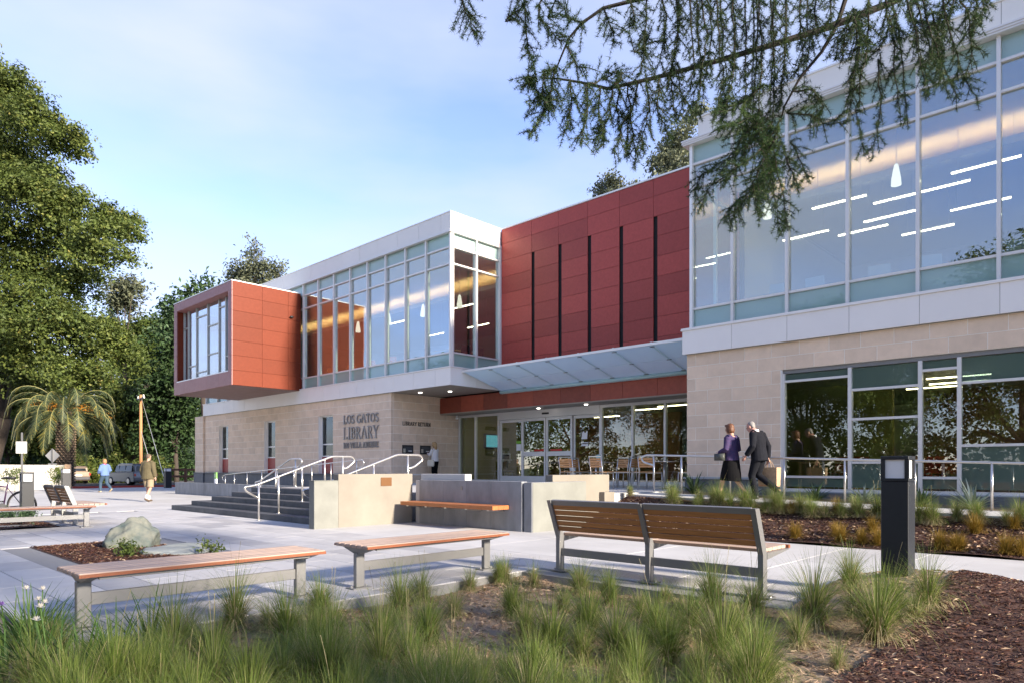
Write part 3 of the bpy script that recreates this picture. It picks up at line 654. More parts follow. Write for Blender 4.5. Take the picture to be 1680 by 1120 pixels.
for di, (a, c, off) in enumerate(((-9.78, -8.61, .06), (-8.59, -7.44, 0), (-7.40, -6.22, 0), (-6.20, -5.03, .06))):
    dr = MB().box(a, a + .07, YE - .03 + off, YE + .02 + off, T + .05, 3.05).box(c - .07, c, YE - .03 + off, YE + .02 + off, T + .05, 3.05).box(a + .07, c - .07, YE - .03 + off, YE + .02 + off, 2.95, 3.05).box(a + .07, c - .07, YE - .03 + off, YE + .02 + off, T + .05, T + .27).build('sliding_door', M_alu, ent)
    if di in (1, 2):
        MB().box(a + .07, c - .07, YE - .03 + off, YE + .02 + off, 1.66, 1.82).build('mid_rail', M_alu, dr)
        MB().box(a + .071, c - .071, YE - .005 + off, YE + .007 + off, T + .27, 1.66).build('pane', G_low, dr); MB().box(a + .071, c - .071, YE - .005 + off, YE + .007 + off, 1.82, 2.95).build('pane', G_low, dr)
        MB().box((a + c)/2 + (-.02 if di == 2 else .0) - .28 + (.3 if di == 1 else -.1), (a+c)/2 + (.12 if di == 2 else .52), YE - .012 + off, YE - .0065 + off, 1.835, 1.90).build('sticker', mat('red_sticker', (0.6, 0.03, 0.02), .5), dr)
    else: MB().box(a + .071, c - .071, YE - .005 + off, YE + .007 + off, T + .27, 2.95).build('pane', G_low, dr)
    if di == 3:
        b = MB(); o_ = YE - .0085 + off
        b.add([(-5.86, o_, 2.22), (-5.62, o_, 2.22), (-5.60, o_, 2.50), (-5.72, o_, 2.42), (-5.76, o_, 2.50), (-5.84, o_, 2.44)], [(0, 1, 2, 3, 4, 5)]); b.box(-5.86, -5.58, o_, o_ + .001, 2.08, 2.11); b.box(-5.86, -5.58, o_, o_ + .001, 1.98, 2.05); b.build('door_decal', M_white, dr)
    if di == 0:
        MB().box(c - .33, c - .10, YE - .012 + off, YE - .0065 + off, 2.14, 2.24).build('door_decal', mat('green_sticker', (0.2, 0.45, 0.05), .5), dr); MB().box(c - .33, c - .10, YE - .012 + off, YE - .0065 + off, 1.88, 2.12).build('door_decal', M_white, dr)
sd = tag(MB().ell((0, 0, 0), (.07, .06, .06)).tube([(0, 0, 0.02), (0, .0, .1)], .04, 8).build('security_camera', M_white, None, True, loc=(-12.0, 3.25, 3.24)), 'white dome camera under the red fascia by the stone wall', 'camera')
# floors, ceilings, roof, inner walls
MB().box(-28.8, -8.86, .2, 12, ZG - .25, ZG - .06).box(.25, RWX, .26, 12, ZG - .25, ZG - .06).box(-8.86, .25, 2.81, 12, ZG - .25, ZG - .06).build('upper_floor', M_carpet, lib)
MB().box(-28.7, -8.95, .25, 11.9, Z3 - .02, Z3 + .06).box(.3, RWX, .28, 11.9, Z3 - .02, Z3 + .06).build('upper_ceiling', M_ceil, lib)
MB().box(-28.8, -8.8, .12, 12, ZH + .1, ZT - .06).box(.51, RWX, .29, 12, ZH + .1, 9.80).box(-8.8, .4, 2.75, 12, ZH + .1, ZT - .06).build('roof', M_para, lib)
MB().box(-28.8, RWX, 12, 12.3, 0, ZT - .06).build('rear_wall', M_int, lib)
MB().box(-29.3, -28.84, .45, 12, 0, ZT - .07).build('end_wall', M_stone, lib)
MB().box(RWX, RWX + .3, .1, 12, 0, ZT - .05).build('end_wall', M_stone, lib)
MB().box(-8.6, -8.5, 2.82, 11.9, ZG - .06, Z3 - .02).build('inner_wall', mat('olive_paint', (0.22, 0.19, 0.075), 0.7), lib)
MB().box(.0, .2, 2.81, 11.9, ZG - .06, Z3 - .02).build('inner_wall', M_int, lib)
MB().box(-28.7, RWX, .5, 12, 0.3, T - .02).build('ground_floor', M_carpet, lib)
MB().box(-28.7, -12.5, .47, 11.9, 3.50, 3.56).box(-12.4, RWX, 3.56, 11.9, 3.47, 3.53).box(.3, RWX, .46, 3.55, 3.47, 3.53).build('lower_ceiling', M_ceil, lib)
MB().box(-12.0, -11.86, 3.57, 8.6, T - .02, 3.47).build('inner_wall', M_ygreen, lib)
MB().box(-12.0, -5.2, 9.0, 9.2, T - .02, 3.47).build('inner_wall', M_woodint, lib)
MB().box(0.5, 0.62, .5, 6, T - .02, 3.47).build('inner_wall', M_ygreen, lib)
MB().box(0.62, 3.6, 4.4, 4.55, T - .02, 3.47).build('inner_wall', M_ygreen, lib)
MB().box(3.6, 14.5, 7.5, 7.65, T - .02, 3.47).build('inner_wall', mat('brown_paint', (0.20, 0.10, 0.05), 0.7), lib)
# ---- cove with its lamp strip, linear lights, pendants
def cove(x0, x1, y):
    c = thing('light_cove', 'glowing wooden cove under the upper ceiling behind the glass' + (' of the right wing' if x0 > 0 else ' of the corner box'), 'light cove', ((x0+x1)/2, y, Z2))
    L = (x1 - x0) / 2
    pr = []
    for k in range(7):
        t_ = k / 6; pr.append((1.0 * t_, 0.05 + 0.48 * math.sin(t_ * math.pi / 2)))
    b = MB(); vs = []
    for (yy, zz) in pr: vs += [(-L, yy, zz), (L, yy, zz)]
    b.add(vs, [(2*i, 2*i+1, 2*i+3, 2*i+2) for i in range(6)])
    b.build('cove_shell', mat('cove_maple', (0.72, 0.50, 0.26), 0.6), c, True)
    MB().box(-L, L, -.16, .02, 0.0, .05).box(-L, L, -.2, -.16, 0, .16).build('cove_ledge', M_ceil, c)
    MB().box(-L + .1, L - .1, -.10, -.04, .052, .075).build('lamp_strip', E_cove, c)
cove(0.8, 15, 2.9); cove(-27, -9.0, 3.6)
def linear(x, y, z, ln, lab):
    t_ = thing('linear_light', lab, 'ceiling light', (x, y, z), 0, 'linear lights hung under the upper ceiling' if z > 5 else 'linear lights under the lower ceiling')
    MB().box(-ln/2, ln/2, -.025, .025, 0, .025).build('diffuser', E_tube, t_); MB().box(-ln/2 - .01, ln/2 + .01, -.03, .03, .026, .06).build('housing', M_alu, t_)
    for s in (-1, 1): MB().tube([(s*ln*.4, 0, .08), (s*ln*.4, 0, (Z3 if z > 5 else 3.47) - z)], .006, 5).build('cable', M_steel, t_)
lu = 'lit linear ceiling light hung in the glass-fronted reading room of the right wing'
for y, xs in ((2.45, (2.9, 5.9)), (3.15, (4.5,)), (4.35, (1.4, 3.55)), (5.0, (2.7, 5.4)), (6.2, (4.0, 6.9))):
    for x in xs: linear(x, y, 7.72, 1.25 if x not in (4.5,) else 2.0, lu)
lb = 'lit linear ceiling light hung inside the corner glass box'
for y, xs in ((2.2, (-10.6, -14.5)), (5.0, (-10.2, -12.6, -15.5)), (7.4, (-10.0, -12.0))):
    for x in xs: linear(x, y, 7.3, 1.3, lb)
ll = 'lit linear light behind the ground-floor window wall'
for (x, y) in ((5.3, 3.0), (5.1, 4.2), (4.4, 5.0), (8.0, 3.6), (7.2, 5.4), (8.6, 6.0)): linear(x, y, 3.28, 1.25, ll)
le = 'lit linear light inside the entrance hall'
for (x, y) in ((-4.3, 5.2), (-2.9, 4.6), (-1.8, 5.0), (-8.9, 5.0), (-7.3, 7.0), (-10.3, 5.2)): linear(x, y, 3.25, 1.2, le)
def pendant(x, y, z, lab, grp):
    t_ = thing('pendant_lamp', lab, 'pendant lamp', (x, y, z), 0, grp)
    MB().tube([(0, 0, 0), (0, 0, .12), (0, 0, .30), (0, 0, .46)], [.105, .10, .07, .04], 14).build('lamp_shade', E_pend, t_, True)
    MB().tube([(0, 0, .46), (0, 0, Z3 - z)], .008, 5).build('cable', M_steel, t_)
for x in (1.5, 4.4, 7.3, 10.2): pendant(x, 1.55, 7.45, 'white cone pendant lamp hung behind the right wing glass', 'pendants in the right wing')
for x in (-9.9, -12.0, -14.2, -16.4): pendant(x, 1.5, 7.05, 'white cone pendant lamp hung in the corner glass box', 'pendants in the corner box')
# ================================================================== LETTERING (hand-built strokes)
def arc(cx, cy, rx, ry, a0, a1, n=10):
    return [(cx + rx*math.cos(R(a0+(a1-a0)*i/n)), cy + ry*math.sin(R(a0+(a1-a0)*i/n))) for i in range(n+1)]
K, k_ = 1.0, 0.45      # thick / thin
GL = {
 'L': (.55, [([(.12,0),(.12,1)],K), ([(.12,.02),(.52,.02),(.54,.2)],k_), ([(0,.98),(.26,.98)],k_), ([(0,.02),(.12,.02)],k_)]),
 'O': (.80, [(arc(.4,.5,.34,.48,60,240),K), (arc(.4,.5,.34,.48,240,420),.75)]),
 'S': (.52, [(arc(.27,.74,.20,.24,30,200)+[(.27,.52)],.7), ([(.16,.6),(.40,.40)],K), (arc(.26,.25,.21,.24,40,-160),.7)]),
 'G': (.78, [(arc(.42,.5,.36,.48,50,310),K), ([(.70,.12),(.70,.45)],.9), ([(.55,.45),(.80,.45)],k_)]),
 'A': (.78, [([(.06,0),(.38,1)],k_), ([(.38,1),(.70,0)],K), ([(.18,.34),(.58,.34)],k_), ([(-.04,.02),(.18,.02)],k_), ([(.56,.02),(.82,.02)],k_)]),
 'T': (.66, [([(.33,0),(.33,1)],K), ([(.02,.97),(.64,.97)],k_), ([(.03,.80),(.03,.97)],k_), ([(.63,.80),(.63,.97)],k_), ([(.2,.02),(.46,.02)],k_)]),
 'I': (.34, [([(.17,0),(.17,1)],K), ([(.03,.98),(.31,.98)],k_), ([(.03,.02),(.31,.02)],k_)]),
 'B': (.60, [([(.12,0),(.12,1)],K), ([(0,.98),(.3,.98)]+arc(.3,.76,.2,.22,90,-90),.65), ([(.12,.54),(.3,.54)]+arc(.3,.28,.25,.26,90,-90)+[(0,.02)],.65)]),
 'R': (.66, [([(.12,0),(.12,1)],K), ([(0,.98),(.3,.98)]+arc(.3,.75,.22,.23,90,-90)+[(.12,.52)],.65), ([(.3,.52),(.62,.0)],K), ([(0,.02),(.25,.02)],k_)]),
 'Y': (.70, [([(.05,1),(.35,.48)],K), ([(.66,1),(.35,.48)],k_), ([(.35,.5),(.35,0)],K), ([(-.03,.98),(.18,.98)],k_), ([(.54,.98),(.74,.98)],k_), ([(.22,.02),(.48,.02)],k_)]),
 'V': (.72, [([(.04,1),(.36,0)],K), ([(.68,1),(.36,0)],k_), ([(-.04,.98),(.18,.98)],k_), ([(.56,.98),(.76,.98)],k_)]),
 'E': (.56, [([(.12,0),(.12,1)],K), ([(0,.98),(.5,.98),(.5,.82)],k_), ([(.12,.52),(.42,.52)],k_), ([(0,.02),(.52,.02),(.54,.2)],k_)]),
 'N': (.76, [([(.10,0),(.10,1)],k_), ([(.10,1),(.64,0)],K), ([(.64,0),(.64,1)],k_), ([(-.02,.02),(.22,.02)],k_), ([(.52,.98),(.76,.98)],k_)]),
 'U': (.72, [([(.10,1),(.10,.35)]+arc(.37,.33,.27,.31,180,360)+[(.64,1)],.8), ([(-.02,.98),(.24,.98)],k_), ([(.54,.98),(.76,.98)],k_)]),
 '1': (.40, [([(.2,0),(.2,1),(.06,.85)],K), ([(.06,.02),(.34,.02)],k_)]),
 '0': (.56, [(arc(.28,.5,.22,.48,0,360,14),.8)]),
}
def text_mesh(s, h, width, org, right, nrm, th, depth, serif=True, gap=.12):
    """one mesh; letters stand on the wall, strokes as thin raised bars"""
    tot = sum((GL[c][0] + gap) if c != ' ' else .38 for c in s) - gap
    sx = width / tot; b = MB(); right = Vector(right); nrm = Vector(nrm); org = Vector(org); x = 0; n = 0
    for c in s:
        if c == ' ': x += .38; continue
        wd, st = GL[c]
        for (pl_, wt) in st:
            if not serif:
                if wt == k_ and c in 'LIARYNUBETV' and abs(pl_[0][1]-pl_[1][1]) < .01 and pl_[0][1] in (.98, .02) and not (c in 'ELBT' and abs(pl_[0][0]-pl_[1][0]) > .35): continue
                wt = .7
            for i in range(len(pl_) - 1):
                p0 = org + right * (x + pl_[i][0]) * sx + Vector((0, 0, pl_[i][1] * h)); p1 = org + right * (x + pl_[i+1][0]) * sx + Vector((0, 0, pl_[i+1][1] * h))
                dz = depth + 0.0004 * (n % 12); n += 1
                d = (p1 - p0).normalized() * th * wt * .35
                b.bar(p0 - d + nrm * dz/2, p1 + d + nrm * dz/2, dz, th * wt, up=nrm.cross((p1-p0).normalized()))
        x += wd + gap
    return b
sg = thing('sign_lettering', 'raised metal letters on sandstone reading LOS GATOS LIBRARY 100 VILLA AVENUE', 'sign', (-15.29, .10, 2.0))
for (s, h, z) in (('LOS GATOS', .33, 1.0), ('LIBRARY', .47, .38), ('100 VILLA AVENUE', .22, .02)):
    text_mesh(s, h, 2.38, (0, -.004, z), (1, 0, 0), (0, -1, 0), .042 if h > .3 else .022, .05).build('letters', M_letter, sg)
sr = thing('sign_lettering', 'dark letters reading LIBRARY RETURN above the book return slots', 'sign', (-12.143, .62, 2.84))
text_mesh('LIBRARY RETURN', .15, 1.36, (.004, 0, 0), (0, 1, 0), (1, 0, 0), .017, .02, serif=False, gap=.16).build('letters', M_letterd, sr)
for i, y in enumerate((.60, 1.46)):
    s = thing('book_return_slot', ('black book return slot with a small white label below LIBRARY RETURN' if i == 0 else 'black book return slot beside the woman in white'), 'book return', (-12.14, y, 1.76), 0)
    MB().box(.0, .03, 0, .52, 0, .34).build('slot_frame', M_black, s, bevel=.006); MB().box(.031, .05, .06, .46, .06, .28).build('slot_door', mat('slot_door', (.05, .055, .065), .3), s, bevel=.004)
    MB().box(.051, .054, .26, .42, .1, .13).build('slot_label', M_white, s); MB().box(.051, .06, .02, .12, .05, .2).build('slot_handle', M_steel, s)
# ================================================================== HANDRAILS
def smooth_path(pts, r=0.12, n=5):
    pts = [Vector(p) for p in pts]; outp = [pts[0]]
    for i in range(1, len(pts) - 1):
        a = (pts[i-1] - pts[i]); c = (pts[i+1] - pts[i]); rr = min(r, a.length * .45, c.length * .45)
        p0 = pts[i] + a.normalized() * rr; p1 = pts[i] + c.normalized() * rr
        for k in range(n + 1):
            t_ = k / n; outp.append(p0 * (1-t_)**2 + pts[i] * 2*t_*(1-t_) + p1 * t_**2)
    outp.append(pts[-1]); return outp
def railing(label, path, posts, r=0.024):
    base = Vector(posts[0][0])
    t_ = thing('handrail', label, 'handrail', base)
    MB().tube([p - base for p in smooth_path(path, .10)], r, 10).build('rail', M_steel, t_, True)
    for (p, zt) in posts:
        p = Vector(p) - base
        MB().tube([p, (p.x, p.y, zt - base.z)], r * .95, 10).build('post', M_steel, t_, True)
        MB().tube([p, p + Vector((0, 0, .012))], .055, 12).build('base_plate', M_steel, t_, True)
railing('stainless stair handrail standing in the middle of the granite steps',
        [(-6.5, -7.80, .50), (-6.5, -8.12, .68), (-6.5, -8.17, .78), (-6.5, -7.92, .81), (-6.5, -5.89, 1.51), (-6.5, -5.30, 1.51), (-6.5, -5.22, 1.40), (-6.5, -5.45, 1.22), (-6.5, -5.58, 1.2)],
        [((-6.5, -7.82, 0), .84), ((-6.5, -7.33, T/5), 1.01), ((-6.5, -6.72, T*3/5), 1.22), ((-6.5, -6.1, T), 1.43), ((-6.5, -5.58, T), 1.5)])
railing('stainless handrail climbing the left flank of the granite steps',
        [(-12.62, -4.76, .5), (-12.95, -4.76, .66), (-12.98, -4.76, .76), (-12.7, -4.76, .79), (-10.65, -4.76, 1.5), (-10.05, -4.76, 1.5), (-9.98, -4.76, 1.4), (-10.2, -4.76, 1.22), (-10.36, -4.76, 1.2)],
        [((-12.62, -4.76, 0), .81), ((-11.6, -4.76, T*2/5), 1.17), ((-10.36, -4.76, T), 1.5)])
railing('stainless stair handrail rising just behind the cream cheek wall',
        [(-3.95, -7.8, .52), (-3.95, -8.1, .68), (-3.95, -8.15, .76), (-3.95, -7.9, .80), (-3.95, -5.78, 1.52), (-3.95, -5.12, 1.52), (-3.95, -5.04, 1.41), (-3.95, -5.3, 1.24), (-3.95, -5.48, 1.2)],
        [((-3.95, -7.82, 0), .83), ((-3.95, -6.42, T*4/5), 1.3), ((-3.95, -5.48, T), 1.5)])
rz_ = lambda x: T + (0.06 - T) * (-10.25 - x) / 15.25
xs = [-21.3, -20.4, -19.2, -17.9, -16.6, -15.3, -14.0, -12.7, -11.1]
railing('long stainless handrail along the ramp in front of the sandstone wall',
        [(xs[0], -2.1, .62), (xs[0]-.28, -2.1, .74), (xs[0]-.3, -2.1, .86), (xs[0], -2.1, .94)] + [(x, -2.1, .94 + (1.49-.94)*(x-xs[0])/(xs[-1]-xs[0])) for x in xs[2:]] + [(-10.75, -2.1, 1.5), (-10.66, -2.1, 1.4), (-10.8, -2.1, 1.25), (-11.1, -2.1, 1.22)],
        [((x, -2.1, rz_(x) - .02), .94 + (1.49-.94)*(x-xs[0])/(xs[-1]-xs[0])) for x in xs], r=.02)
rx = lambda x: 1.50 - 0.0325 * (x - .49)
railing('long stainless handrail beside the walkway of the right wing',
        [(-.22, -.95, 1.28), (-.52, -.95, 1.36), (-.58, -.95, 1.46), (-.45, -.95, 1.53)] + [(x, -.95, rx(x)) for x in (0.6, 3, 6, 9, 13)],
        [((-.22, -.95, walk_z(0) - .03), 1.5)] + [((x, -.95, walk_z(x) - .06), rx(x)) for x in (.52, 1.72, 2.92, 4.12, 5.34, 6.52, 7.7, 8.9, 10.1)])

# ================================================================== BENCHES
def bench_flat(loc, ln, label, rz=0):
    """backless slatted bench running along local y"""
    t_ = thing('slatted_bench', label, 'bench', loc, rz, 'backless slatted benches in the plaza')
    W = .58; n = 6; sw = W / n
    for i in range(n):
        x0 = -W/2 + i * sw
        piece('slat', x0 + .006, x0 + sw - .006, -ln/2, ln/2, .415, .45, M_slaty, t_, .006)
    for s in (-1, 1):
        y = s * (ln/2 - .10)
        MB().box(-.028, .028, y - .05, y + .05, 0.012, .36).build('leg', M_bench, t_, bevel=.006)
        MB().hexa([(-.05, y-.035, .35), (.05, y-.035, .35), (.05, y+.035, .35), (-.05, y+.035, .35), (-.27, y-.035, .412), (.27, y-.035, .412), (.27, y+.035, .412), (-.27, y+.035, .412)]).build('seat_bracket', M_bench, t_)
        MB().box(-.07, .07, y - .11, y + .11, 0, .012).build('foot_plate', M_bench, t_)
        for q in (-1, 1): MB().tube([(0, y + q*.085, .012), (0, y + q*.085, .03)], .012, 6).build('bolt', M_steel, t_)
    MB().box(-.012, .012, -ln/2 + .15, ln/2 - .15, .17, .265).build('stretcher', M_bench, t_, bevel=.003)
    for s in (-1, 1): MB().box(s*(W/2 + .001) - .004, s*(W/2 + .001) + .004, -ln/2, ln/2, .417, .441).build('edge_strip', M_edge, t_)
    for s in (-1, 1): MB().box(s*.23 - .02, s*.23 + .02, -ln/2 + .14, ln/2 - .14, .392, .414).build('seat_rail', M_bench, t_)
    return t_
bench_flat((2.77, -12.86, 0), 1.98, 'backless slatted bench beside the boulder bed and flowering irises')
bench_flat((2.79, -10.44, 0), 1.98, 'backless slatted bench between the boulder bed and the bench with a backrest')
bench_flat((-7.35, -12.15, 0), 2.3, 'backless slatted bench in front of the parked bicycle')
def bench_back(loc, ln, label, bays=2, oiled=True):
    """bench along local x, backrest on the -y side"""
    t_ = thing('bench_with_backrest', label, 'bench', loc)
    xs = [-ln/2 + ln * i / bays for i in range(bays + 1)]
    prof = [(0.0, 0.012), (0.0, .40), (-.03, .47), (-.17, .835)]
    for x in xs:
        b = MB(); wdt = .052
        for i in range(3):
            (ya, za), (yb, zb) = prof[i], prof[i+1]
            b.hexa([(x-wdt/2, ya-.045, za), (x+wdt/2, ya-.045, za), (x+wdt/2, ya+.045, za), (x-wdt/2, ya+.045, za), (x-wdt/2, yb-.045, zb), (x+wdt/2, yb-.045, zb), (x+wdt/2, yb+.045, zb), (x-wdt/2, yb+.045, zb)])
        b.build('leg_post', M_bench, t_)
        MB().hexa([(x-.03, .04, .35), (x+.03, .04, .35), (x+.03, .56, .405), (x-.03, .56, .405), (x-.03, .04, .41), (x+.03, .04, .41), (x+.03, .56, .412), (x-.03, .56, .412)]).build('seat_bracket', M_bench, t_)
        MB().box(x - .10, x + .10, -.07, .07, 0, .012).build('foot_plate', M_bench, t_)
        for q in (-1, 1): MB().tube([(x + q*.075, 0, .012), (x + q*.075, 0, .03)], .012, 6).build('bolt', M_steel, t_)
    for i in range(bays):
        a, c = xs[i] + .028, xs[i+1] - .028
        MB().box(a, c, -.012, .012, .18, .27).build('stretcher', M_bench, t_, bevel=.003)
        for j in range(5):
            z = .475 + j * .063; yy = -.03 - .14 * (z + .025 - .47) / .365
            b = MB(); sl_ = .14/.365
            b.hexa([(a, yy-.012, z), (c, yy-.012, z), (c, yy+.018, z), (a, yy+.018, z), (a, yy-.012-.056*sl_, z+.056), (c, yy-.012-.056*sl_, z+.056), (c, yy+.018-.056*sl_, z+.056), (a, yy+.018-.056*sl_, z+.056)])
            b.build('back_slat', M_slatb, t_, bevel=.004)
        for j in range(5): piece('seat_slat', a - .02, c + .02, .05 + j*.105, .145 + j*.105, .413, .447, M_slatx, t_, .005)
        MB().bar((a - .001, -.168, .812), (c + .001, -.168, .812), .03, .06, up=(0, -.36, 1)).build('top_rail', M_bench, t_)
    MB().box(xs[0] - .026, xs[-1] + .026, .56, .60, .413, .447).build('seat_edge', M_edge, t_, bevel=.004)
bench_back((4.72, -9.02, 0), 2.44, 'slatted bench with a high backrest facing the planted bank')
bench_back((-8.95, -11.12, 0), 1.78, 'slatted bench with a backrest beside the parked bicycle')
# ================================================================== BOLLARDS
def bollard(loc, label, h=1.12, wd=.235, rz=0):
    t_ = thing('bollard_light', label, 'bollard', loc, rz, 'square bollard lights'); a = wd / 2; zt = h; zl = h - .24
    MB().box(-a, a, -a, a, 0, zl).build('post', M_bollard, t_, bevel=.005)
    e = .034
    for sx in (-1, 1):
        for sy in (-1, 1): MB().box(*sorted((sx*a, sx*(a-e))), *sorted((sy*a, sy*(a-e))), zl + .03, zt - .035).build('corner_frame', M_bollard, t_)
    MB().box(-a - .002, a + .002, -a - .002, a + .002, zl + .002, zl + .03).build('collar', M_bollard, t_, bevel=.003)
    MB().box(-a - .002, a + .002, -a - .002, a + .002, zt - .035, zt).build('cap', M_bollard, t_, bevel=.004)
    MB().box(-a + .02, a - .02, -a + .02, a - .02, zl + .03, zt - .035).build('lens', M_lens, t_)
bollard((6.82, -8.0, .2), 'dark square bollard light standing in tall grass beside the path')
bollard((-10.18, -11.56, 0.0), 'dark square bollard light in front of the bicycle')
bollard((-32.3, -5.55, 0.0), 'dark square bollard light near the concrete street wall', 1.2, .36)
bollard((-36.4, 0.9, 0.0), 'dark square bollard light beside the brown timber fence', 1.25, .36)
# ================================================================== BOULDERS
def boulder(loc, r, seed, label, m):
    rg = random.Random(seed); bm = bmesh.new(); bmesh.ops.create_icosphere(bm, subdivisions=5, radius=1)
    pl_ = [(Vector((rg.uniform(-1, 1), rg.uniform(-1, 1), rg.uniform(-.3, 1))).normalized(), rg.uniform(.62, .93)) for _ in range(13)]
    from mathutils import noise
    for v in bm.verts:
        p = v.co.copy()
        for (n_, d_) in pl_:
            q = p.dot(n_)
            if q > d_: p -= n_ * (q - d_) * .85
        p *= 1 + .16 * noise.noise(p * 2.2 + Vector((seed, 0, 0))) + .07 * noise.noise(p * 5) + .05 * abs(noise.noise(p * 9)) + .02 * noise.noise(p * 22)
        v.co = Vector((p.x * r[0], p.y * r[1], p.z * r[2]))
    me = bpy.data.meshes.new('boulder'); bm.to_mesh(me); bm.free()
    me.polygons.foreach_set('use_smooth', [True] * len(me.polygons))
    return tag(link('boulder', me, m, None, loc), label, 'boulder')
M_rock = mat('serpentine', (0.055, 0.085, 0.083), 0.8, var=0.5, vscale=6, bump=1.0, bscale=9, col2=(0.19, 0.19, 0.155))
boulder((-2.5, -11.75, .13), (.29, .40, .33), 5, 'large mottled green boulder standing in the mulch bed', M_rock)
boulder((-1.35, -11.62, .03), (.36, .52, .13), 9, 'flat pale boulder half buried in the mulch bed', mat('pale_rock', (0.20, 0.22, 0.22), 0.8, var=0.2, vscale=4, bump=0.5, bscale=20))
# ================================================================== CAFE FURNITURE
def cafe_chair(loc, rz, label):
    t_ = thing('cafe_chair', label, 'chair', loc, rz, 'slatted cafe chairs on the terrace')
    M_al = M_steel
    for s in (-1, 1):
        MB().tube([(s*.22, -.24, 0), (s*.215, -.19, .45), (s*.215, -.26, .86)], .014, 8).build('leg', M_al, t_, True)
        MB().tube([(s*.22, .22, 0), (s*.215, .2, .45)], .014, 8).build('leg', M_al, t_, True)
        MB().bar((s*.215, -.19, .435), (s*.215, .21, .435), .025, .025).build('seat_rail', M_al, t_)
    MB().bar((-.215, -.262, .86), (.215, -.262, .86), .028, .028).build('top_rail', M_al, t_)
    MB().bar((-.2, .2, .43), (.2, .2, .43), .025, .025).build('seat_rail', M_al, t_)
    for i in range(4): MB().bar((-.2, -.228 - i*.011, .60 + i*.062), (.2, -.228 - i*.011, .60 + i*.062), .016, .052).build('back_slat', M_cs, t_)
    for i in range(5): MB().box(-.2, .2, -.17 + i*.074, -.104 + i*.074, .448, .466).build('seat_slat', M_cs, t_)
    return t_
M_cs = mat('cafe_slat', (0.52, 0.26, 0.10), 0.5, var=0.2, vscale=5, streak=(1, 8, 8), objvar=.1)
def cafe_table(loc, label):
    t_ = thing('cafe_table', label, 'table', loc, 0, 'round cafe tables on the terrace')
    MB().tube([(0, 0, .72), (0, 0, .74)], .38, 28).build('table_top', M_steel, t_); MB().tube([(0, 0, .03), (0, 0, .72)], .03, 10).build('pedestal', M_steel, t_, True)
    for k in range(4):
        a = k * math.pi/2 + .4; MB().bar((0, 0, .05), (.3*math.cos(a), .3*math.sin(a), .012), .05, .03).build('foot', M_steel, t_)
tabs = [(-3.1, .9), (-1.6, .6)]
cafe_table((-3.05, .55, T), 'round metal cafe table by the sliding doors'); cafe_table((-0.95, .75, T), 'round metal cafe table by the sandstone pier')
cl = 'timber-slatted metal cafe chair around the terrace tables'
for (x, y, r) in ((-3.35, -.25, 0.1), (-2.05, -.55, -0.15), (-2.15, .75, 1.7), (-3.9, .9, -1.6), (-1.75, .95, -1.45), (-.85, -.1, 0.05), (-0.2, .75, 1.5), (-2.9, 1.4, 3.0)): cafe_chair((x, y, T), r, cl)
tag(MB().tube([(0, 0, 0), (0, 0, .12), (0, 0, .2)], [.05, .07, .055], 12).build('candle_jar', mat('jar_glass', (.35, .5, .45), .2), None, True, loc=(-3.0, .6, T + .74)), 'pale green glass jar standing on the cafe table by the doors', 'jar')
# ================================================================== INTERIOR FURNITURE
def table(loc, sx, sy, h, m, label, grp=None):
    t_ = thing('table', label, 'table', loc, 0, grp)
    MB().box(-sx/2, sx/2, -sy/2, sy/2, h - .04, h).build('table_top', m, t_)
    for a in (-1, 1):
        for c in (-1, 1): MB().box(a*(sx/2-.05)-.03, a*(sx/2-.05)+.03, c*(sy/2-.05)-.03, c*(sy/2-.05)+.03, 0, h-.04).build('leg', m, t_)
def shell_chair(loc, rz, m, label, grp):
    t_ = thing('shell_chair', label, 'chair', loc, rz, grp)
    b = MB(); pr = [(.22, .44), (.0, .42), (-.18, .44), (-.24, .60), (-.27, .82)]; vs = []
    for (y, z) in pr: vs += [(-.22, y, z), (.22, y, z), (.22, y - .02, z + .03), (-.22, y - .02, z + .03)]
    for i in range(4): b.hexa([vs[4*i], vs[4*i+1], vs[4*i+5], vs[4*i+4], vs[4*i+3], vs[4*i+2], vs[4*i+6], vs[4*i+7]])
    b.build('seat_shell', m, t_)
    for a in (-1, 1):
        for c in (-1, 1): MB().tube([(a*.2, c*.18, 0), (a*.16, c*.12, .43)], .013, 6).build('leg', M_steel, t_)
UF = ZG - .06
for x, y, r in ((-9.75, 1.5, 1.4), (-9.75, 2.1, 1.5)): shell_chair((x, y, UF + .2), r, M_black, 'black shell chair at the counter inside the corner glass box', 'black chairs upstairs')
table((-10.6, 1.9, UF), 1.2, 1.6, .95, M_blond, 'pale counter table inside the corner glass box')
for x in (-13.2, -14.6, -16.0, -17.5): shell_chair((x, 1.1, UF + .12), .3, M_chairo, 'orange shell chair behind the left curtain wall', 'orange chairs upstairs')
for x in (-13.8, -16.6): table((x, 1.7, UF), 1.6, .8, .85, M_blond, 'pale desk behind the left curtain wall', 'desks upstairs')
for x in (2.3, 4.6, 7.0): table((x, 2.0, UF), 1.7, 1.0, .95, mat('grey_table', (.32, .34, .38), .5), 'grey reading table behind the right wing glass', 'reading tables upstairs')
for x, y, r in ((2.0, 1.2, 0.2), (2.9, 1.2, -.1), (4.2, 1.2, .1), (5.1, 1.15, .3), (6.7, 1.2, 0), (1.2, 1.9, 1.2)): shell_chair((x, y, UF + .15), r, mat('pale_chair', (.5, .52, .55), .4), 'pale shell chair at the reading tables behind the right wing glass', 'pale chairs upstairs')
table((3.1, 1.3, T - .02), 1.25, .7, .72, M_blond, 'blond wooden play table behind the ground-floor window')
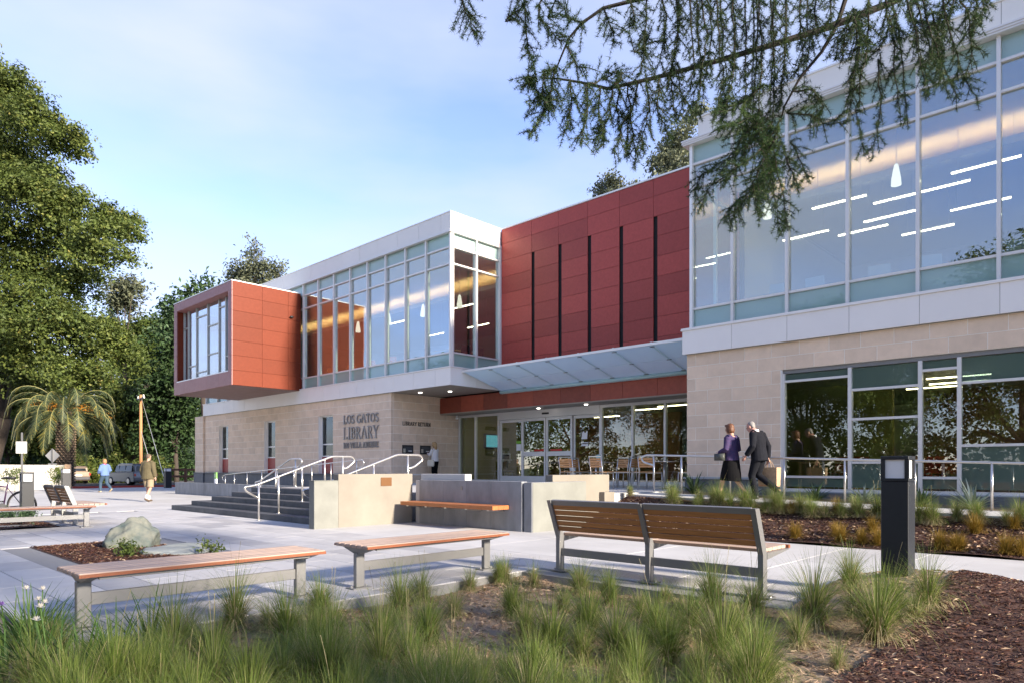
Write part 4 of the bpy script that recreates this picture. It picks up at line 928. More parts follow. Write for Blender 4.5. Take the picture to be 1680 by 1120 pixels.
for (x, y) in ((3.0, 2.0), (3.35, 2.05), (4.6, 1.8), (5.1, 2.6), (5.6, 1.6), (6.6, 2.2)): shell_chair((x, y, T - .02), 2.8, M_chairo, 'orange shell chair behind the ground-floor window', 'orange chairs downstairs')
for (x, y) in ((5.5, 3.0), (4.9, 3.2)):
    t_ = thing('armchair', 'red low armchair behind the ground-floor window', 'armchair', (x, y, T - .02), .4, 'red armchairs downstairs')
    MB().box(-.35, .35, -.3, .35, .1, .42).build('seat', mat('red_fabric', (.45, .06, .05), .8), t_, bevel=.04); MB().box(-.35, .35, .2, .4, .42, .85).build('backrest', mat('red_fabric', (.45, .06, .05), .8), t_, bevel=.04)
def bookshelf(loc, w_, h, rows, label, rz=0):
    t_ = thing('bookshelf', label, 'bookshelf', loc, rz); rb = random.Random(int(loc[0]*100))
    MB().box(-w_/2, w_/2, .28, .3, 0, h).box(-w_/2, -w_/2+.03, 0, .28, 0, h).box(w_/2-.03, w_/2, 0, .28, 0, h).build('frame', M_bench, t_)
    bms = [mat('book_%d' % i, c, .6) for i, c in enumerate(((.35, .3, .2), (.1, .2, .3), (.4, .08, .06), (.1, .25, .15), (.5, .48, .42), (.05, .05, .08)))]
    for i in range(rows + 1): MB().box(-w_/2+.03, w_/2-.03, 0, .28, h*i/rows - .03 if i else 0, h*i/rows if i else .03).build('shelf', M_bench, t_)
    for i in range(rows):
        x = -w_/2 + .05
        while x < w_/2 - .1:
            d = rb.uniform(.025, .06); hh = rb.uniform(.55, .85) * (h/rows - .04)
            if rb.random() > .12: piece('book', x, x + d, .02, .22, h*i/rows + .001, h*i/rows + round(hh, 2), bms[rb.randrange(6)], t_, 0)
            x += round(d, 2) + .004
bookshelf((-2.4, 6.2, T), 2.2, 1.6, 4, 'tall shelf of books inside the entrance hall behind the cafe chairs')
bookshelf((8.2, 5.5, T), 2.0, 1.7, 4, 'tall shelf of books behind the ground-floor window wall')
dk = thing('service_desk', 'brown wooden service desk inside the sliding doors', 'desk', (-7.2, 7.0, T))
MB().box(-1.6, 1.6, -.4, .4, 0, .95).build('desk_body', M_woodint, dk); MB().box(-1.7, 1.7, -.5, .5, .951, 1.0).build('desk_top', M_blond, dk)
scn = thing('wall_screen', 'bright blue information screen on the yellow-green wall', 'screen', (-11.85, 4.6, 2.05))
MB().box(0, .05, 0, .95, 0, .62).build('casing', M_black, scn); MB().box(.051, .055, .12, .9, .06, .56).build('display', E_screen, scn)
for i, y in enumerate((5.5, 6.9)):
    t_ = thing('return_hatch', 'white self-service book return hatch on the yellow-green wall', 'book return', (-11.85, y, 1.45), 0, 'return hatches in the hall')
    MB().box(0, .04, 0, .7, 0, .42).build('hatch_frame', M_white, t_); MB().box(.041, .05, .08, .62, .15, .36).build('hatch_opening', M_black, t_); MB().box(.041, .2, .08, .62, .10, .149).build('hatch_tray', M_white, t_)
pb = tag(MB().box(0, .03, 0, .4, 0, .5).build('notice_board', mat('paper', (.6, .58, .5), .7), None, loc=(-11.85, 7.9, 1.9)), 'pale paper notice on the yellow-green wall in the hall', 'notice')
shell_chair((-10.9, 4.6, T), 1.7, M_steel, 'metal cafe chair just inside the entrance glass', 'metal chairs in the hall'); shell_chair((-10.3, 4.4, T), -1.5, M_steel, 'metal cafe chair just inside the entrance glass', 'metal chairs in the hall')
# ================================================================== PEOPLE
def fuse(mb, voxel, smooth_it=3):
    me = mb.mesh('tmp'); o = bpy.data.objects.new('tmp', me); COL.objects.link(o)
    bm = bmesh.new(); bm.from_mesh(me); bmesh.ops.recalc_face_normals(bm, faces=bm.faces); bm.to_mesh(me); bm.free()
    r = o.modifiers.new('r', 'REMESH'); r.mode = 'VOXEL'; r.voxel_size = voxel; r.use_smooth_shade = True
    s = o.modifiers.new('s', 'SMOOTH'); s.iterations = smooth_it; s.factor = .5
    dg = bpy.context.evaluated_depsgraph_get(); n = bpy.data.meshes.new_from_object(o.evaluated_get(dg))
    bpy.data.objects.remove(o); n.polygons.foreach_set('use_smooth', [True] * len(n.polygons)); return n
def V3(a): return Vector(a)
M_skin = mat('skin', (0.42, 0.24, 0.17), 0.55, var=.08, vscale=8)
def hand(b, wr, d, palm_n, s=1.0):
    """five-finger relaxed hand from the wrist along d"""
    wr = V3(wr); d = V3(d).normalized(); n = V3(palm_n).normalized(); sd = d.cross(n).normalized()
    b.tube([wr, wr + d*.05*s, wr + d*.085*s], [(.024, .02), (.036, .017), (.034, .014)], 8)
    for i, (o, ln) in enumerate(((-.027, .062), (-.009, .072), (.009, .068), (.026, .054))):
        p = wr + d*.08*s + sd*o*s
        b.tube([p, p + d*ln*.45*s + n*.006, p + d*ln*.8*s + n*.02, p + d*ln*.95*s + n*.034], [.0095, .009, .0085, .007], 6)
    p = wr + d*.03*s - sd*.03*s
    b.tube([p, p + d*.03*s - sd*.022*s + n*.01, p + d*.06*s - sd*.026*s + n*.02], [.012, .0105, .008], 6)
def person(loc, rz, H, label, J, skin_mat, hair, clothes, voxel=.0095, head_pitch=0.0, s=1.0):
    """J: joints in metres for a 1.7 m figure; forward is +y"""
    t_ = thing('person', label, 'person', loc, rz); k = H / 1.7; t_.scale = (k, k, k)
    b = MB(); hc = V3(J['head'])
    def RX(v):
        c, s_ = math.cos(head_pitch), math.sin(head_pitch); return V3((v[0], v[1]*c - v[2]*s_, v[1]*s_ + v[2]*c))
    def hp(x, y, z): return hc + RX((x, y, z))
    # head: skull, jaw, nose, ears, brow, lips
    for (c, r) in (((0, -.012, .03), (.074, .092, .088)), ((0, .018, -.05), (.056, .068, .066)), ((0, .035, -.085), (.03, .034, .028)), ((0, .092, -.018), (.012, .018, .022)), ((0, .083, .014), (.05, .012, .012)), ((0, .084, -.055), (.024, .01, .011)), ((.074, -.01, -.005), (.012, .02, .03)), ((-.074, -.01, -.005), (.012, .02, .03))):
        e = MB().ell((0, 0, 0), r, 14, 10); b.add([hp(*(V3(c) + V3(v))) for v in e.v], e.f)
    b.tube([hp(0, -.02, -.05), V3(J['neck'])], [(.052, .056), (.058, .06)], 10)
    ch, pv = V3(J['chest']), V3(J['pelvis'])
    b.tube([V3(J['neck']) + V3((0, -.01, .0)), ch, (ch + pv)/2, pv], [(.08, .06), (.155, .105), (.13, .095), (.16, .115)], 14)
    for sd in ('l', 'r'):
        sh, el, wr = (V3(J[sd + q]) for q in ('sh', 'el', 'wr'))
        b.tube([V3(J['neck']) - V3((0, 0, .05)), sh], [.05, .055], 8); b.tube([sh, (sh+el)/2, el, (el+wr)/2, wr], [.054, .046, .04, .037, .026], 10)
        hand(b, wr, J.get(sd + 'hd', tuple(wr - el)), J.get(sd + 'pn', (1 if sd == 'l' else -1, .3, 0)))
        hi, kn, an = (V3(J[sd + q]) for q in ('hip', 'kn', 'an'))
        b.tube([pv.lerp(hi, .5), hi], .1, 10); b.tube([hi, hi.lerp(kn, .5), kn, kn.lerp(an, .35), an], [.092, .078, .056, .056, .036], 10)
        fd = V3(J.get(sd + 'ft', (0, 1, 0))).normalized()
        b.tube([an - fd*.03, an + fd*.05 - V3((0, 0, .045)), an + fd*.15 - V3((0, 0, .062))], [.036, .036, .028], 8)
    bo = link('body', fuse(b, voxel), skin_mat, t_)
    for sx in (-1, 1):
        p = hp(sx*.032, .079, .0); MB().ell(p, (.011, .008, .008), 8, 6).build('eye', M_dark, t_, True)
    for (nm, mb, m, vx) in clothes(J, hp):
        if vx: link(nm, fuse(mb, vx), m, t_)
        else: mb.build(nm, m, t_, True)
    hb = MB(); hair[0](hb, hp); link('hair', fuse(hb, .009, 2), hair[1], t_)
    return t_
def shoes_(J, r=1.0):
    o = []
    for sd in 'lr':
        an = V3(J[sd + 'an']); fd = V3(J.get(sd + 'ft', (0, 1, 0))).normalized(); b = MB()
        b.tube([an - fd*.05 - V3((0, 0, .035)), an + fd*.04 - V3((0, 0, .05)), an + fd*.13 - V3((0, 0, .063)), an + fd*.185 - V3((0, 0, .067))], [(.04, .045), (.046, .042), (.045, .03), (.025, .02)], 10)
        o.append(b)
    return o
def sleeves(b, J, grow, cuff=1.0, fore=True):
    for sd in 'lr':
        sh, el, wr = (V3(J[sd + q]) for q in ('sh', 'el', 'wr')); nk = V3(J['neck'])
        b.tube([nk - V3((0, 0, .055)), sh + V3((0, 0, -.005))], [.06 + grow, .065 + grow], 10)
        b.tube([sh, (sh+el)/2, el] + ([(el+wr)/2, wr.lerp(el, .06)] if fore else []), [.068 + grow, .06 + grow, .056 + grow] + ([.052 + grow, .045 + grow] if fore else []), 12)
def torso(b, J, grow, hem, hemr=(.2, .15), back=0):
    nk, ch, pv = V3(J['neck']), V3(J['chest']), V3(J['pelvis'])
    b.tube([nk + V3((0, -.005, -.015)), nk.lerp(ch, .35), ch, (ch+pv)/2, pv, V3(hem)], [(.075 + grow, .07 + grow), (.14 + grow, .10 + grow), (.175 + grow, .125 + grow), (.165 + grow, .125 + grow), (.185 + grow, .14 + grow), hemr], 16)
def trousers(b, J, g, to=1.0):
    pv = V3(J['pelvis']); b.tube([pv + V3((0, 0, .1)), pv, pv - V3((0, 0, .08))], [(.15, .11), (.175, .125), (.16, .12)], 14)
    for sd in 'lr':
        hi, kn, an = (V3(J[sd + q]) for q in ('hip', 'kn', 'an')); e = an + V3((0, 0, -.02)) if to == 1.0 else hi.lerp(kn, to)
        pts = [pv.lerp(hi, .6), hi, hi.lerp(kn, .5), kn, kn.lerp(an, .5), e] if to == 1.0 else [pv.lerp(hi, .6), hi, hi.lerp(kn, .5), e]
        b.tube(pts, [.105, .108, .092, .078, .07, .068][:len(pts)] if to == 1.0 else [.11, .115, .112, .11], 12)
def hair_bob(b, hp, long=0.0):
    for (c, r) in (((0, -.025, .045), (.09, .1, .092)), ((0, -.06, -.02), (.088, .06, .09)), ((.065, -.02, -.02), (.03, .06, .08)), ((-.065, -.02, -.02), (.03, .06, .08)), ((0, .05, .095), (.07, .05, .03))):
        e = MB().ell((0, 0, 0), r, 12, 8); b.add([hp(*(V3(c) + V3(v))) for v in e.v], e.f)
    if long: b.tube([hp(0, -.07, .0), hp(0, -.09, -.12), hp(0, -.095, -.12 - long)], [(.085, .04), (.085, .035), (.05, .02)], 10)
def hair_short(b, hp):
    for (c, r) in (((0, -.032, .046), (.077, .08, .076)), ((0, -.058, .005), (.07, .042, .06))):
        e = MB().ell((0, 0, 0), r, 12, 8); b.add([hp(*(V3(c) + V3(v))) for v in e.v], e.f)
def hair_cap(b, hp):
    hair_short(b, hp); b.tube([hp(0, .05, .075), hp(0, .16, .055)], [(.07, .012), (.05, .008)], 8)
stand = dict(head=(0, .03, 1.585), neck=(0, 0, 1.43), chest=(0, 0, 1.24), pelvis=(0, 0, .95), lsh=(-.17, 0, 1.39), rsh=(.17, 0, 1.39), lhip=(-.09, 0, .9), rhip=(.09, 0, .9))
# woman in jacket and skirt, mid-stride, forearms forward
Jw = dict(stand, head=(0, .06, 1.58), chest=(0, .02, 1.23), lel=(-.25, -.02, 1.12), lwr=(-.20, .20, 1.03), rel=(.25, -.02, 1.12), rwr=(.16, .20, 1.02), lkn=(-.08, .16, .50), lan=(-.07, .28, .09), rkn=(.08, -.02, .48), ran=(.08, -.30, .16), lft=(0, 1, -.05), rft=(0, .85, -.45))
def wclothes(J, hp):
    jb = MB(); torso(jb, J, .012, (0, .0, .86), (.215, .165)); sleeves(jb, J, .008)
    sk = MB(); sk.tube([(0, 0, 1.0), (0, 0, .92), (0, .01, .75), (0, .02, .55), (0, .03, .40)], [(.15, .12), (.19, .155), (.215, .19), (.225, .23), (.215, .25)], 22)
    o = [('jacket', jb, mat('blue_purple_knit', (.028, .034, .085), .95, bump=.9, bscale=14, var=.6, vscale=16, spec=.1, col2=(.075, .042, .10)), .011), ('skirt', sk, mat('black_cloth', (.006, .006, .007), .95, bump=.9, bscale=9, spec=.1), .012)]
    for s_ in shoes_(J): o.append(('shoe', s_, M_black, .0085))
    bag = MB(); bag.box(-.30, -.23, .02, .26, .86, 1.02); o.append(('purse', bag, mat('purse_leather', (.05, .055, .05), .5), 0))
    return o
person((2.08, -1.62, walk_z(2.08)), R(82), 1.56, 'person in a blue and purple jacket and black skirt walking the walkway', Jw, M_skin, (hair_bob, mat('auburn_hair', (.11, .04, .015), .6, var=.4, vscale=30)), wclothes, head_pitch=-.15)
Jm = dict(stand, head=(0, .19, 1.535), neck=(0, .07, 1.43), chest=(0, .02, 1.24), lsh=(-.19, .04, 1.40), rsh=(.19, .04, 1.40), lel=(-.27, .0, 1.12), lwr=(-.25, .16, .92), rel=(.28, -.06, 1.12), rwr=(.27, -.06, .87), lkn=(-.09, .12, .50), lan=(-.09, .02, .09), rkn=(.09, .06, .50), ran=(.09, -.38, .20), rft=(0, .8, -.5))
def mclothes(J, hp):
    jb = MB(); torso(jb, J, .02, (0, -.02, .80), (.215, .17)); sleeves(jb, J, .012)
    tb = MB(); trousers(tb, J, 0)
    cb = MB(); cb.tube([V3(J['neck']) + V3((0, -.005, -.03)), V3(J['neck']) + V3((0, .01, .045))], [(.07, .07), (.06, .062)], 12)
    o = [('suit_jacket', jb, mat('navy_suit', (.010, .011, .016), .9, bump=.9, bscale=9, var=.15, vscale=20, spec=.15), .011), ('trousers', tb, mat('navy_trouser', (.008, .009, .013), .9, bump=.9, bscale=9, spec=.15), .012), ('shirt_collar', cb, M_white, .008)]
    for s_ in shoes_(J): o.append(('shoe', s_, M_black, .0085))
    return o
mp_ = (2.60, -1.45)
person((mp_[0], mp_[1], walk_z(mp_[0])), R(86), 1.66, 'person in a dark suit with grey hair bending forward on the walkway', Jm, mat('fair_skin', (.46, .25, .20), .55, var=.08, vscale=8), (hair_short, mat('grey_hair', (.20, .19, .185), .7)), mclothes, head_pitch=-.4)
# paper shopping bag carried by the man (hangs from his right hand, away from the camera)
bg_ = thing('shopping_bag', 'tan woven shopping bag with red print hanging from the suited person\'s hand', 'bag', (mp_[0] + .10, mp_[1] + .27, walk_z(2.6) + .26), R(86))
MB().hexa([(-.08, -.20, 0), (.08, -.20, 0), (.08, .20, 0), (-.08, .20, 0), (-.10, -.21, .40), (.10, -.21, .40), (.10, .21, .40), (-.10, .21, .40)]).build('bag_body', mat('kraft_weave', (.42, .29, .18), .8, var=.3, vscale=18), bg_)
MB().box(-.0815, .0815, -.17, .17, .02, .12).build('red_print', mat('red_print', (.45, .09, .05), .7), bg_)
for s_ in (-1, 1): MB().tube([(s_*.06, -.08, .39), (s_*.03, -.04, .50), (0, 0, .56), (s_*.03, .04, .50), (s_*.06, .08, .39)], .008, 6).build('handle', mat('kraft_weave', (.42, .29, .18), .8), bg_)
# woman at the return slot: faces the wall (-x)
Jr = dict(stand, head=(0, .04, 1.585), lel=(-.22, .10, 1.17), lwr=(-.10, .30, 1.22), rel=(.22, .10, 1.17), rwr=(.09, .30, 1.20), lkn=(-.09, .02, .5), lan=(-.1, -.01, .09), rkn=(.09, .04, .5), ran=(.1, -.04, .09))
def rclothes(J, hp):
    jb = MB(); torso(jb, J, .0, (0, 0, .90), (.185, .14)); sleeves(jb, J, .0)
    tb = MB(); trousers(tb, J, 0)
    o = [('white_top', jb, mat('white_knit', (.72, .70, .70), .85, bump=.9, bscale=9), .012), ('trousers', tb, mat('black_cloth', (.006, .006, .007), .95, bump=.9, bscale=9, spec=.1), .014)]
    for s_ in shoes_(J): o.append(('shoe', s_, M_black, .01))
    return o
person((-11.55, 1.72, T), R(100), 1.55, 'person with long blond hair in a white top using the book return', Jr, M_skin, (lambda b, hp: hair_bob(b, hp, .18), mat('blond_hair', (.42, .27, .12), .6, var=.4, vscale=30)), rclothes, voxel=.011)
hb = thing('handbag', 'cream shoulder bag hanging at the side of the person in white', 'bag', (-11.50, 1.47, T + .62), R(10))
MB().box(-.16, .16, -.06, .06, 0, .26).build('bag_body', mat('cream_leather', (.66, .60, .48), .5), hb, bevel=.04); MB().tube([(-.12, 0, .25), (-.05, .03, .5), (0, .08, .72), (.05, .03, .5), (.12, 0, .25)], .01, 6).build('strap', mat('cream_leather', (.66, .60, .48), .5), hb)
# man in olive jacket and shorts seen from behind
Jg = dict(stand, lel=(-.26, .0, 1.13), lwr=(-.28, .1, .90), rel=(.26, -.06, 1.13), rwr=(.27, .0, .88), lkn=(-.1, .10, .50), lan=(-.1, .16, .09), rkn=(.1, -.03, .48), ran=(.1, -.26, .14), rft=(0, .9, -.35))
def gclothes(J, hp):
    jb = MB(); torso(jb, J, .05, (0, 0, .80), (.25, .20)); sleeves(jb, J, .025)
    tb = MB(); trousers(tb, J, 0, .92)
    o = [('jacket', jb, mat('olive_jacket', (.085, .07, .035), .85, bump=.9, bscale=9, var=.2, vscale=8), .014), ('shorts', tb, mat('khaki_cloth', (.24, .19, .125), .85, bump=.9, bscale=9), .014)]
    for s_ in shoes_(J): o.append(('shoe', s_, mat('brown_shoe', (.10, .07, .05), .6), .01))
    for sd in 'lr':
        an = V3(J[sd + 'an']); sk = MB().tube([an + V3((0, 0, -.03)), an.lerp(V3(J[sd + 'kn']), .3)], .05, 10); o.append(('sock', sk, M_white, 0))
    return o
person((-18.13, -6.32, 0), R(35), 1.74, 'person in an olive jacket and khaki shorts walking away across the plaza', Jg, M_skin, (hair_cap, mat('olive_cap', (.10, .07, .05), .8)), gclothes, voxel=.013)
Jb = dict(stand, lel=(-.26, .03, 1.13), lwr=(-.2, .2, 1.0), rel=(.27, -.04, 1.13), rwr=(.24, .14, 1.0), lkn=(-.09, .2, .52), lan=(-.09, .22, .10), rkn=(.09, -.03, .47), ran=(.09, -.36, .19), rft=(0, .8, -.5))
def bclothes(J, hp):
    jb = MB(); torso(jb, J, .03, (0, 0, .86), (.22, .17)); sleeves(jb, J, .02)
    tb = MB(); trousers(tb, J, 0)
    o = [('denim_jacket', jb, mat('denim_blue', (.10, .17, .36), .85, bump=.9, bscale=9), .015), ('jeans', tb, mat('dark_denim', (.03, .06, .10), .85, bump=.9, bscale=9), .015)]
    sc = MB().tube([V3(J['neck']) + V3((0, .02, -.05)), V3(J['neck']) + V3((0, .01, .05))], [(.1, .1), (.07, .07)], 12); o.append(('scarf', sc, mat('magenta_scarf', (.35, .03, .10), .8), 0))
    for s_ in shoes_(J): o.append(('shoe', s_, mat('tan_shoe', (.40, .32, .22), .6), .011))
    return o
person((-30.0, -4.4, 0), R(110), 1.68, 'person in a blue denim jacket and dark jeans striding past the street wall', Jb, M_skin, (hair_bob, mat('sandy_hair', (.28, .16, .07), .6)), bclothes, voxel=.014)

# ================================================================== BICYCLE AND RACK
bk = thing('bicycle', 'dark purple bicycle with a black saddle leaning at the bike rack', 'bicycle', (-10.95, -11.95, 0), R(46))
def wheel(cx):
    wn_ = MB(); n = 40; ty = [(cx + .325*math.cos(2*math.pi*i/n), 0, .34 + .325*math.sin(2*math.pi*i/n)) for i in range(n + 1)]
    wh = MB().tube([(cx, -.04, .34), (cx, .04, .34)], .025, 10).build('wheel', M_steel, bk)
    MB().tube(ty, .02, 8, False).build('tyre', M_black, wh, True)
    MB().tube([(cx + .298*math.cos(2*math.pi*i/n), 0, .34 + .298*math.sin(2*math.pi*i/n)) for i in range(n + 1)], .009, 6, False).build('rim', M_steel, wh, True)
    sp = MB()
    for i in range(18):
        a = 2*math.pi*i/18; sp.tube([(cx + .02*math.cos(a), .02*(-1)**i, .34 + .02*math.sin(a)), (cx + .295*math.cos(a), 0, .34 + .295*math.sin(a))], .0018, 4)
    sp.build('spokes', M_steel, wh)
wheel(.52); wheel(-.52)
fr = mat('bike_paint', (.05, .02, .06), .3)
for (p, q, r) in (((.52, 0, .34), (.10, 0, .30), .012), ((.52, 0, .34), (.18, 0, .78), .010), ((.10, 0, .30), (.20, 0, .84), .017), ((.18, 0, .78), (-.34, 0, .82), .017), ((.10, 0, .30), (-.36, 0, .74), .019), ((-.33, 0, .90), (-.38, 0, .68), .02), ((-.38, 0, .68), (-.52, 0, .34), .014)): MB().tube([p, q], r, 8).build('frame_tube', fr, bk, True)
MB().tube([(.20, 0, .84), (.22, 0, .96)], .013, 8).build('seat_post', M_steel, bk); MB().tube([(.38, 0, .985), (.28, 0, .99), (.12, 0, .985), (.06, 0, .975)], [(.02, .03), (.075, .03), (.04, .025), (.02, .015)], 10).build('saddle', M_black, bk, True)
MB().tube([(-.33, 0, .90), (-.32, 0, .98), (-.34, -.1, 1.0), (-.30, -.28, 1.02)], .011, 8).build('handlebar', M_black, bk, True); MB().tube([(-.32, 0, .98), (-.34, .1, 1.0), (-.30, .28, 1.02)], .011, 8).build('handlebar', M_black, bk, True)
MB().tube([(.10, -.03, .30), (.10, -.045, .30)], .10, 20).build('chainring', M_bench, bk); MB().tube([(.10, -.06, .30), (.2, -.07, .17)], .009, 6).build('crank', M_steel, bk); MB().box(.16, .26, -.14, -.075, .155, .18).build('pedal', M_black, bk); MB().tube([(.10, .06, .30), (0, .07, .43)], .009, 6).build('crank', M_steel, bk); MB().box(-.05, .05, .075, .14, .42, .445).build('pedal', M_black, bk)
for i, (x, y) in enumerate(((-10.62, -12.32), (-11.9, -12.9))):
    rk = tag(MB().tube(smooth_path([(-.28, 0, 0), (-.28, 0, .86), (.28, 0, .86), (.28, 0, 0)], .26, 8), .03, 10).build('bike_rack', mat('rack_steel', (.28, .31, .34), .4, metal=.4), None, True, loc=(x, y, 0), rz=R(50)), 'grey inverted-U steel bike rack hoop beside the bicycle', 'bike rack', 'bike rack hoops')

# ================================================================== STREET SIDE
road = MB().add([(-64, -26, -.02), (-41.5, -26, -.02), (-39.2, 3, -.02), (-41, 60, -.02), (-62, 60, -.02)], [(0, 1, 2, 3, 4)]).build('road', M_asph); tag(road, kind='structure')
kerb = tag(MB().bar((-39.9, -3.4, .03), (-39.3, 2.5, .03), .3, .16).build('red_kerb', M_redpaint), 'red painted kerb between plaza and street', 'kerb')
for i, (p, q) in enumerate((((-37.2, 2.2, .04), (-36.6, 5.0, .04)),)): tag(MB().bar(p, q, .3, .16).build('red_kerb', M_redpaint), 'short red painted kerb by the timber fence', 'kerb')
sw_ = thing('street_wall', 'weathered pale concrete wall with dark streaks below the palm', 'wall', (0, 0, 0))
pa, pb_ = Vector((-36.2, -8.8, 0)), Vector((-38.9, -4.0, 0)); n_ = 5
M_sw = mat('streaked_concrete', (.46, .44, .39), .85, var=.35, vscale=2.5, bump=.1, bscale=40, streak=(2.5, 2.5, .25))
for i in range(-3, n_):
    p, q = pa.lerp(pb_, i / n_), pa.lerp(pb_, (i+1) / n_); d_ = (q - p).normalized() * .006; nn = Vector((d_.y, -d_.x, 0)).normalized() * .15
    b = MB(); p = p + d_; q = q - d_
    b.hexa([p - nn, p + nn, q + nn, q - nn] + [v + Vector((0, 0, 1.42)) for v in (p - nn, p + nn, q + nn, q - nn)]); b.build('wall_panel', M_sw, sw_)
d_ = (pb_ - pa).normalized(); MB().hexa([pb_ + Vector((0, 0, 0)), pb_ + Vector((.3, -.12, 0)), pb_ + d_*.4 + Vector((.3, -.12, 0)), pb_ + d_*.4, pb_ + Vector((0, 0, 1.46)), pb_ + Vector((.3, -.12, 1.46)), pb_ + d_*.4 + Vector((.3, -.12, 1.46)), pb_ + d_*.4 + Vector((0, 0, 1.46))]).build('end_post', mat('timber_post', (.50, .33, .20), .8, var=.2), sw_)
def car(loc, rz, paint, label, boxy=True):
    t_ = thing('parked_car', label, 'car', loc, rz)
    def prof(pts, w0, name, m, inset=0):
        b = MB(); n = len(pts); vs = [(x, -w0/2 + (inset if z > .9 else 0), z) for x, z in pts] + [(x, w0/2 - (inset if z > .9 else 0), z) for x, z in pts]
        fs = [tuple(range(n)), tuple(range(2*n-1, n-1, -1))] + [(i, n+i, n+(i+1) % n, (i+1) % n) for i in range(n)]
        return b.add(vs, fs).build(name, m, t_, bevel=.03)
    roof = 1.62 if boxy else 1.46
    prof([(-2.0, .25), (2.0, .25), (2.02, .70), (1.35, .93), (.75, .96), (-1.95, .98), (-2.03, .6)], 1.72, 'body', paint)
    prof([(.85, .95), (.45, roof - .06), (.1, roof), (-1.6, roof - .02), (-1.85, roof - .15), (-1.93, .97)], 1.66, 'cabin', paint, .1)
    gl = mat('car_glass', (.015, .018, .02), .08)
    MB().hexa([(-1.955, -.6, 1.05), (-1.955, .6, 1.05), (-1.90, .6, 1.05), (-1.90, -.6, 1.05), (-1.905, -.55, roof-.2), (-1.905, .55, roof-.2), (-1.84, .55, roof-.2), (-1.84, -.55, roof-.2)]).build('rear_window', gl, t_)
    for s in (-1, 1):
        for (x0, x1) in ((-1.7, -.85), (-.78, .05), (.1, .6)): MB().hexa([(x0, s*.80-.05, 1.02), (x1 + .08, s*.80-.05, 1.02), (x1 + .08, s*.80+.05, 1.02), (x0, s*.80+.05, 1.02), (x0+.04, s*.73-.05, roof-.16), (x1 - .06, s*.73-.05, roof-.16), (x1 - .06, s*.73+.05, roof-.16), (x0+.04, s*.73+.05, roof-.16)]).build('side_window', gl, t_)
        for x in (1.25, -1.25):
            wh = MB().tube([(x, s*.70, .31), (x, s*.87, .31)], .31, 20).build('wheel', M_black, t_, True); MB().tube([(x, s*.872, .31), (x, s*.885, .31)], .19, 14).build('rim', M_steel, wh)
        MB().box(-2.06, -2.0, s*.80 - .1, s*.80 + .02, .68, .86).build('tail_light', mat('tail_red', (.40, .02, .015), .25), t_)
        MB().box(1.9, 2.03, s*.62 - .15, s*.62 + .15, .62, .76).build('headlight', M_lens, t_)
    MB().box(-2.09, -1.99, -.82, .82, .32, .55).build('rear_bumper', mat('bumper', (.10, .10, .11), .5), t_, bevel=.03); MB().box(-2.056, -2.04, -.26, .26, .62, .75).build('licence_plate', M_white, t_)
car((-47.9, 2.4, -.02), R(190), mat('silver_car', (.13, .14, .16), .3, metal=.5, coat=.5), 'boxy silver hatchback parked across the street behind the plaza')
car((-56.5, 0.4, -.02), R(185), mat('bronze_car', (.22, .16, .11), .35, metal=.4, coat=.5), 'bronze car parked beyond the end of the concrete wall', False)
up = thing('utility_pole', 'orange-brown wooden utility pole with grey conduit and guy wires', 'utility pole', tuple(P(231, 799, 56)))
MB().tube([(0, 0, 0), (0, 0, 7.6)], [.14, .10], 14).build('pole', M_pole, up, True); MB().tube([(-.24, .05, 0), (-.24, .05, 4.9)], .055, 8).build('conduit', M_white, up)
MB().bar((-1.1, .1, 7.3), (1.1, -.1, 7.3), .1, .12).build('crossarm', M_bench, up); MB().tube([(.1, 0, 7.4), (2.3, 1.2, 0)], .02, 5).build('guy_wire', M_steel, up); MB().tube([(.1, 0, 4.6), (1.4, .8, 0)], .02, 5).build('guy_wire', M_steel, up)
for q in (-1, 0, 1): MB().tube([(q*.9, -.09*q, 7.36), (q*.9, -.09*q, 7.55)], .06, 8).build('insulator', M_lens, up)
fw = thing('timber_fence', 'brown two-rail timber fence at the street edge beside the library', 'fence', tuple(P(275, 795, 47)), R(38))
for i in range(4): MB().box(i*1.3 - .07, i*1.3 + .07, -.07, .07, 0, 1.15).build('post', mat('fence_wood', (.13, .06, .035), .8), fw)
for z in (1.08, .62): MB().box(-.1, 4.2, -.1, -.06, z - .08, z + .06).build('rail', mat('fence_wood', (.13, .06, .035), .8), fw)
s1 = thing('street_sign', 'small white rectangular sign on a thin post above the bicycle', 'sign', tuple(P(36, 802, 33)), R(50))
MB().box(-.03, .03, -.03, .03, 0, 2.75).build('post', M_bench, s1); MB().box(-.24, .24, -.05, -.032, 1.75, 2.3).build('sign_plate', M_white, s1)
MB().box(-.24, .24, -.05, -.032, 2.31, 2.33).build('plate_edge', M_bench, s1)
s2 = thing('warning_sign', 'grey back of a diamond warning sign with a small plate on a post', 'sign', tuple(P(86, 802, 41)), R(43.5))
MB().box(-.04, .04, -.04, .0, 0, 2.45).build('post', M_bench, s2); gs = mat('sign_back', (.38, .38, .38), .5, metal=.4)
MB().hexa([(0, .002, 1.60), (.44, .002, 2.03), (0, .002, 2.46), (-.44, .002, 2.03), (0, .02, 1.60), (.44, .02, 2.03), (0, .02, 2.46), (-.44, .02, 2.03)]).build('diamond_plate', gs, s2); MB().box(-.26, .26, .002, .02, 1.32, 1.56).build('lower_plate', gs, s2)
gp = thing('marker_post', 'small white and green marker post on the ramp wall', 'sign', (-21.4, -2.48, .56)); MB().box(-.1, .1, -.03, .03, 0, .2).build('base', M_white, gp); MB().box(-.1, .1, -.032, .032, .201, .48).build('green_plate', mat('green_sign', (.12, .33, .06), .5), gp); MB().box(-.03, .03, -.036, -.033, .26, .42).build('symbol', M_white, gp)
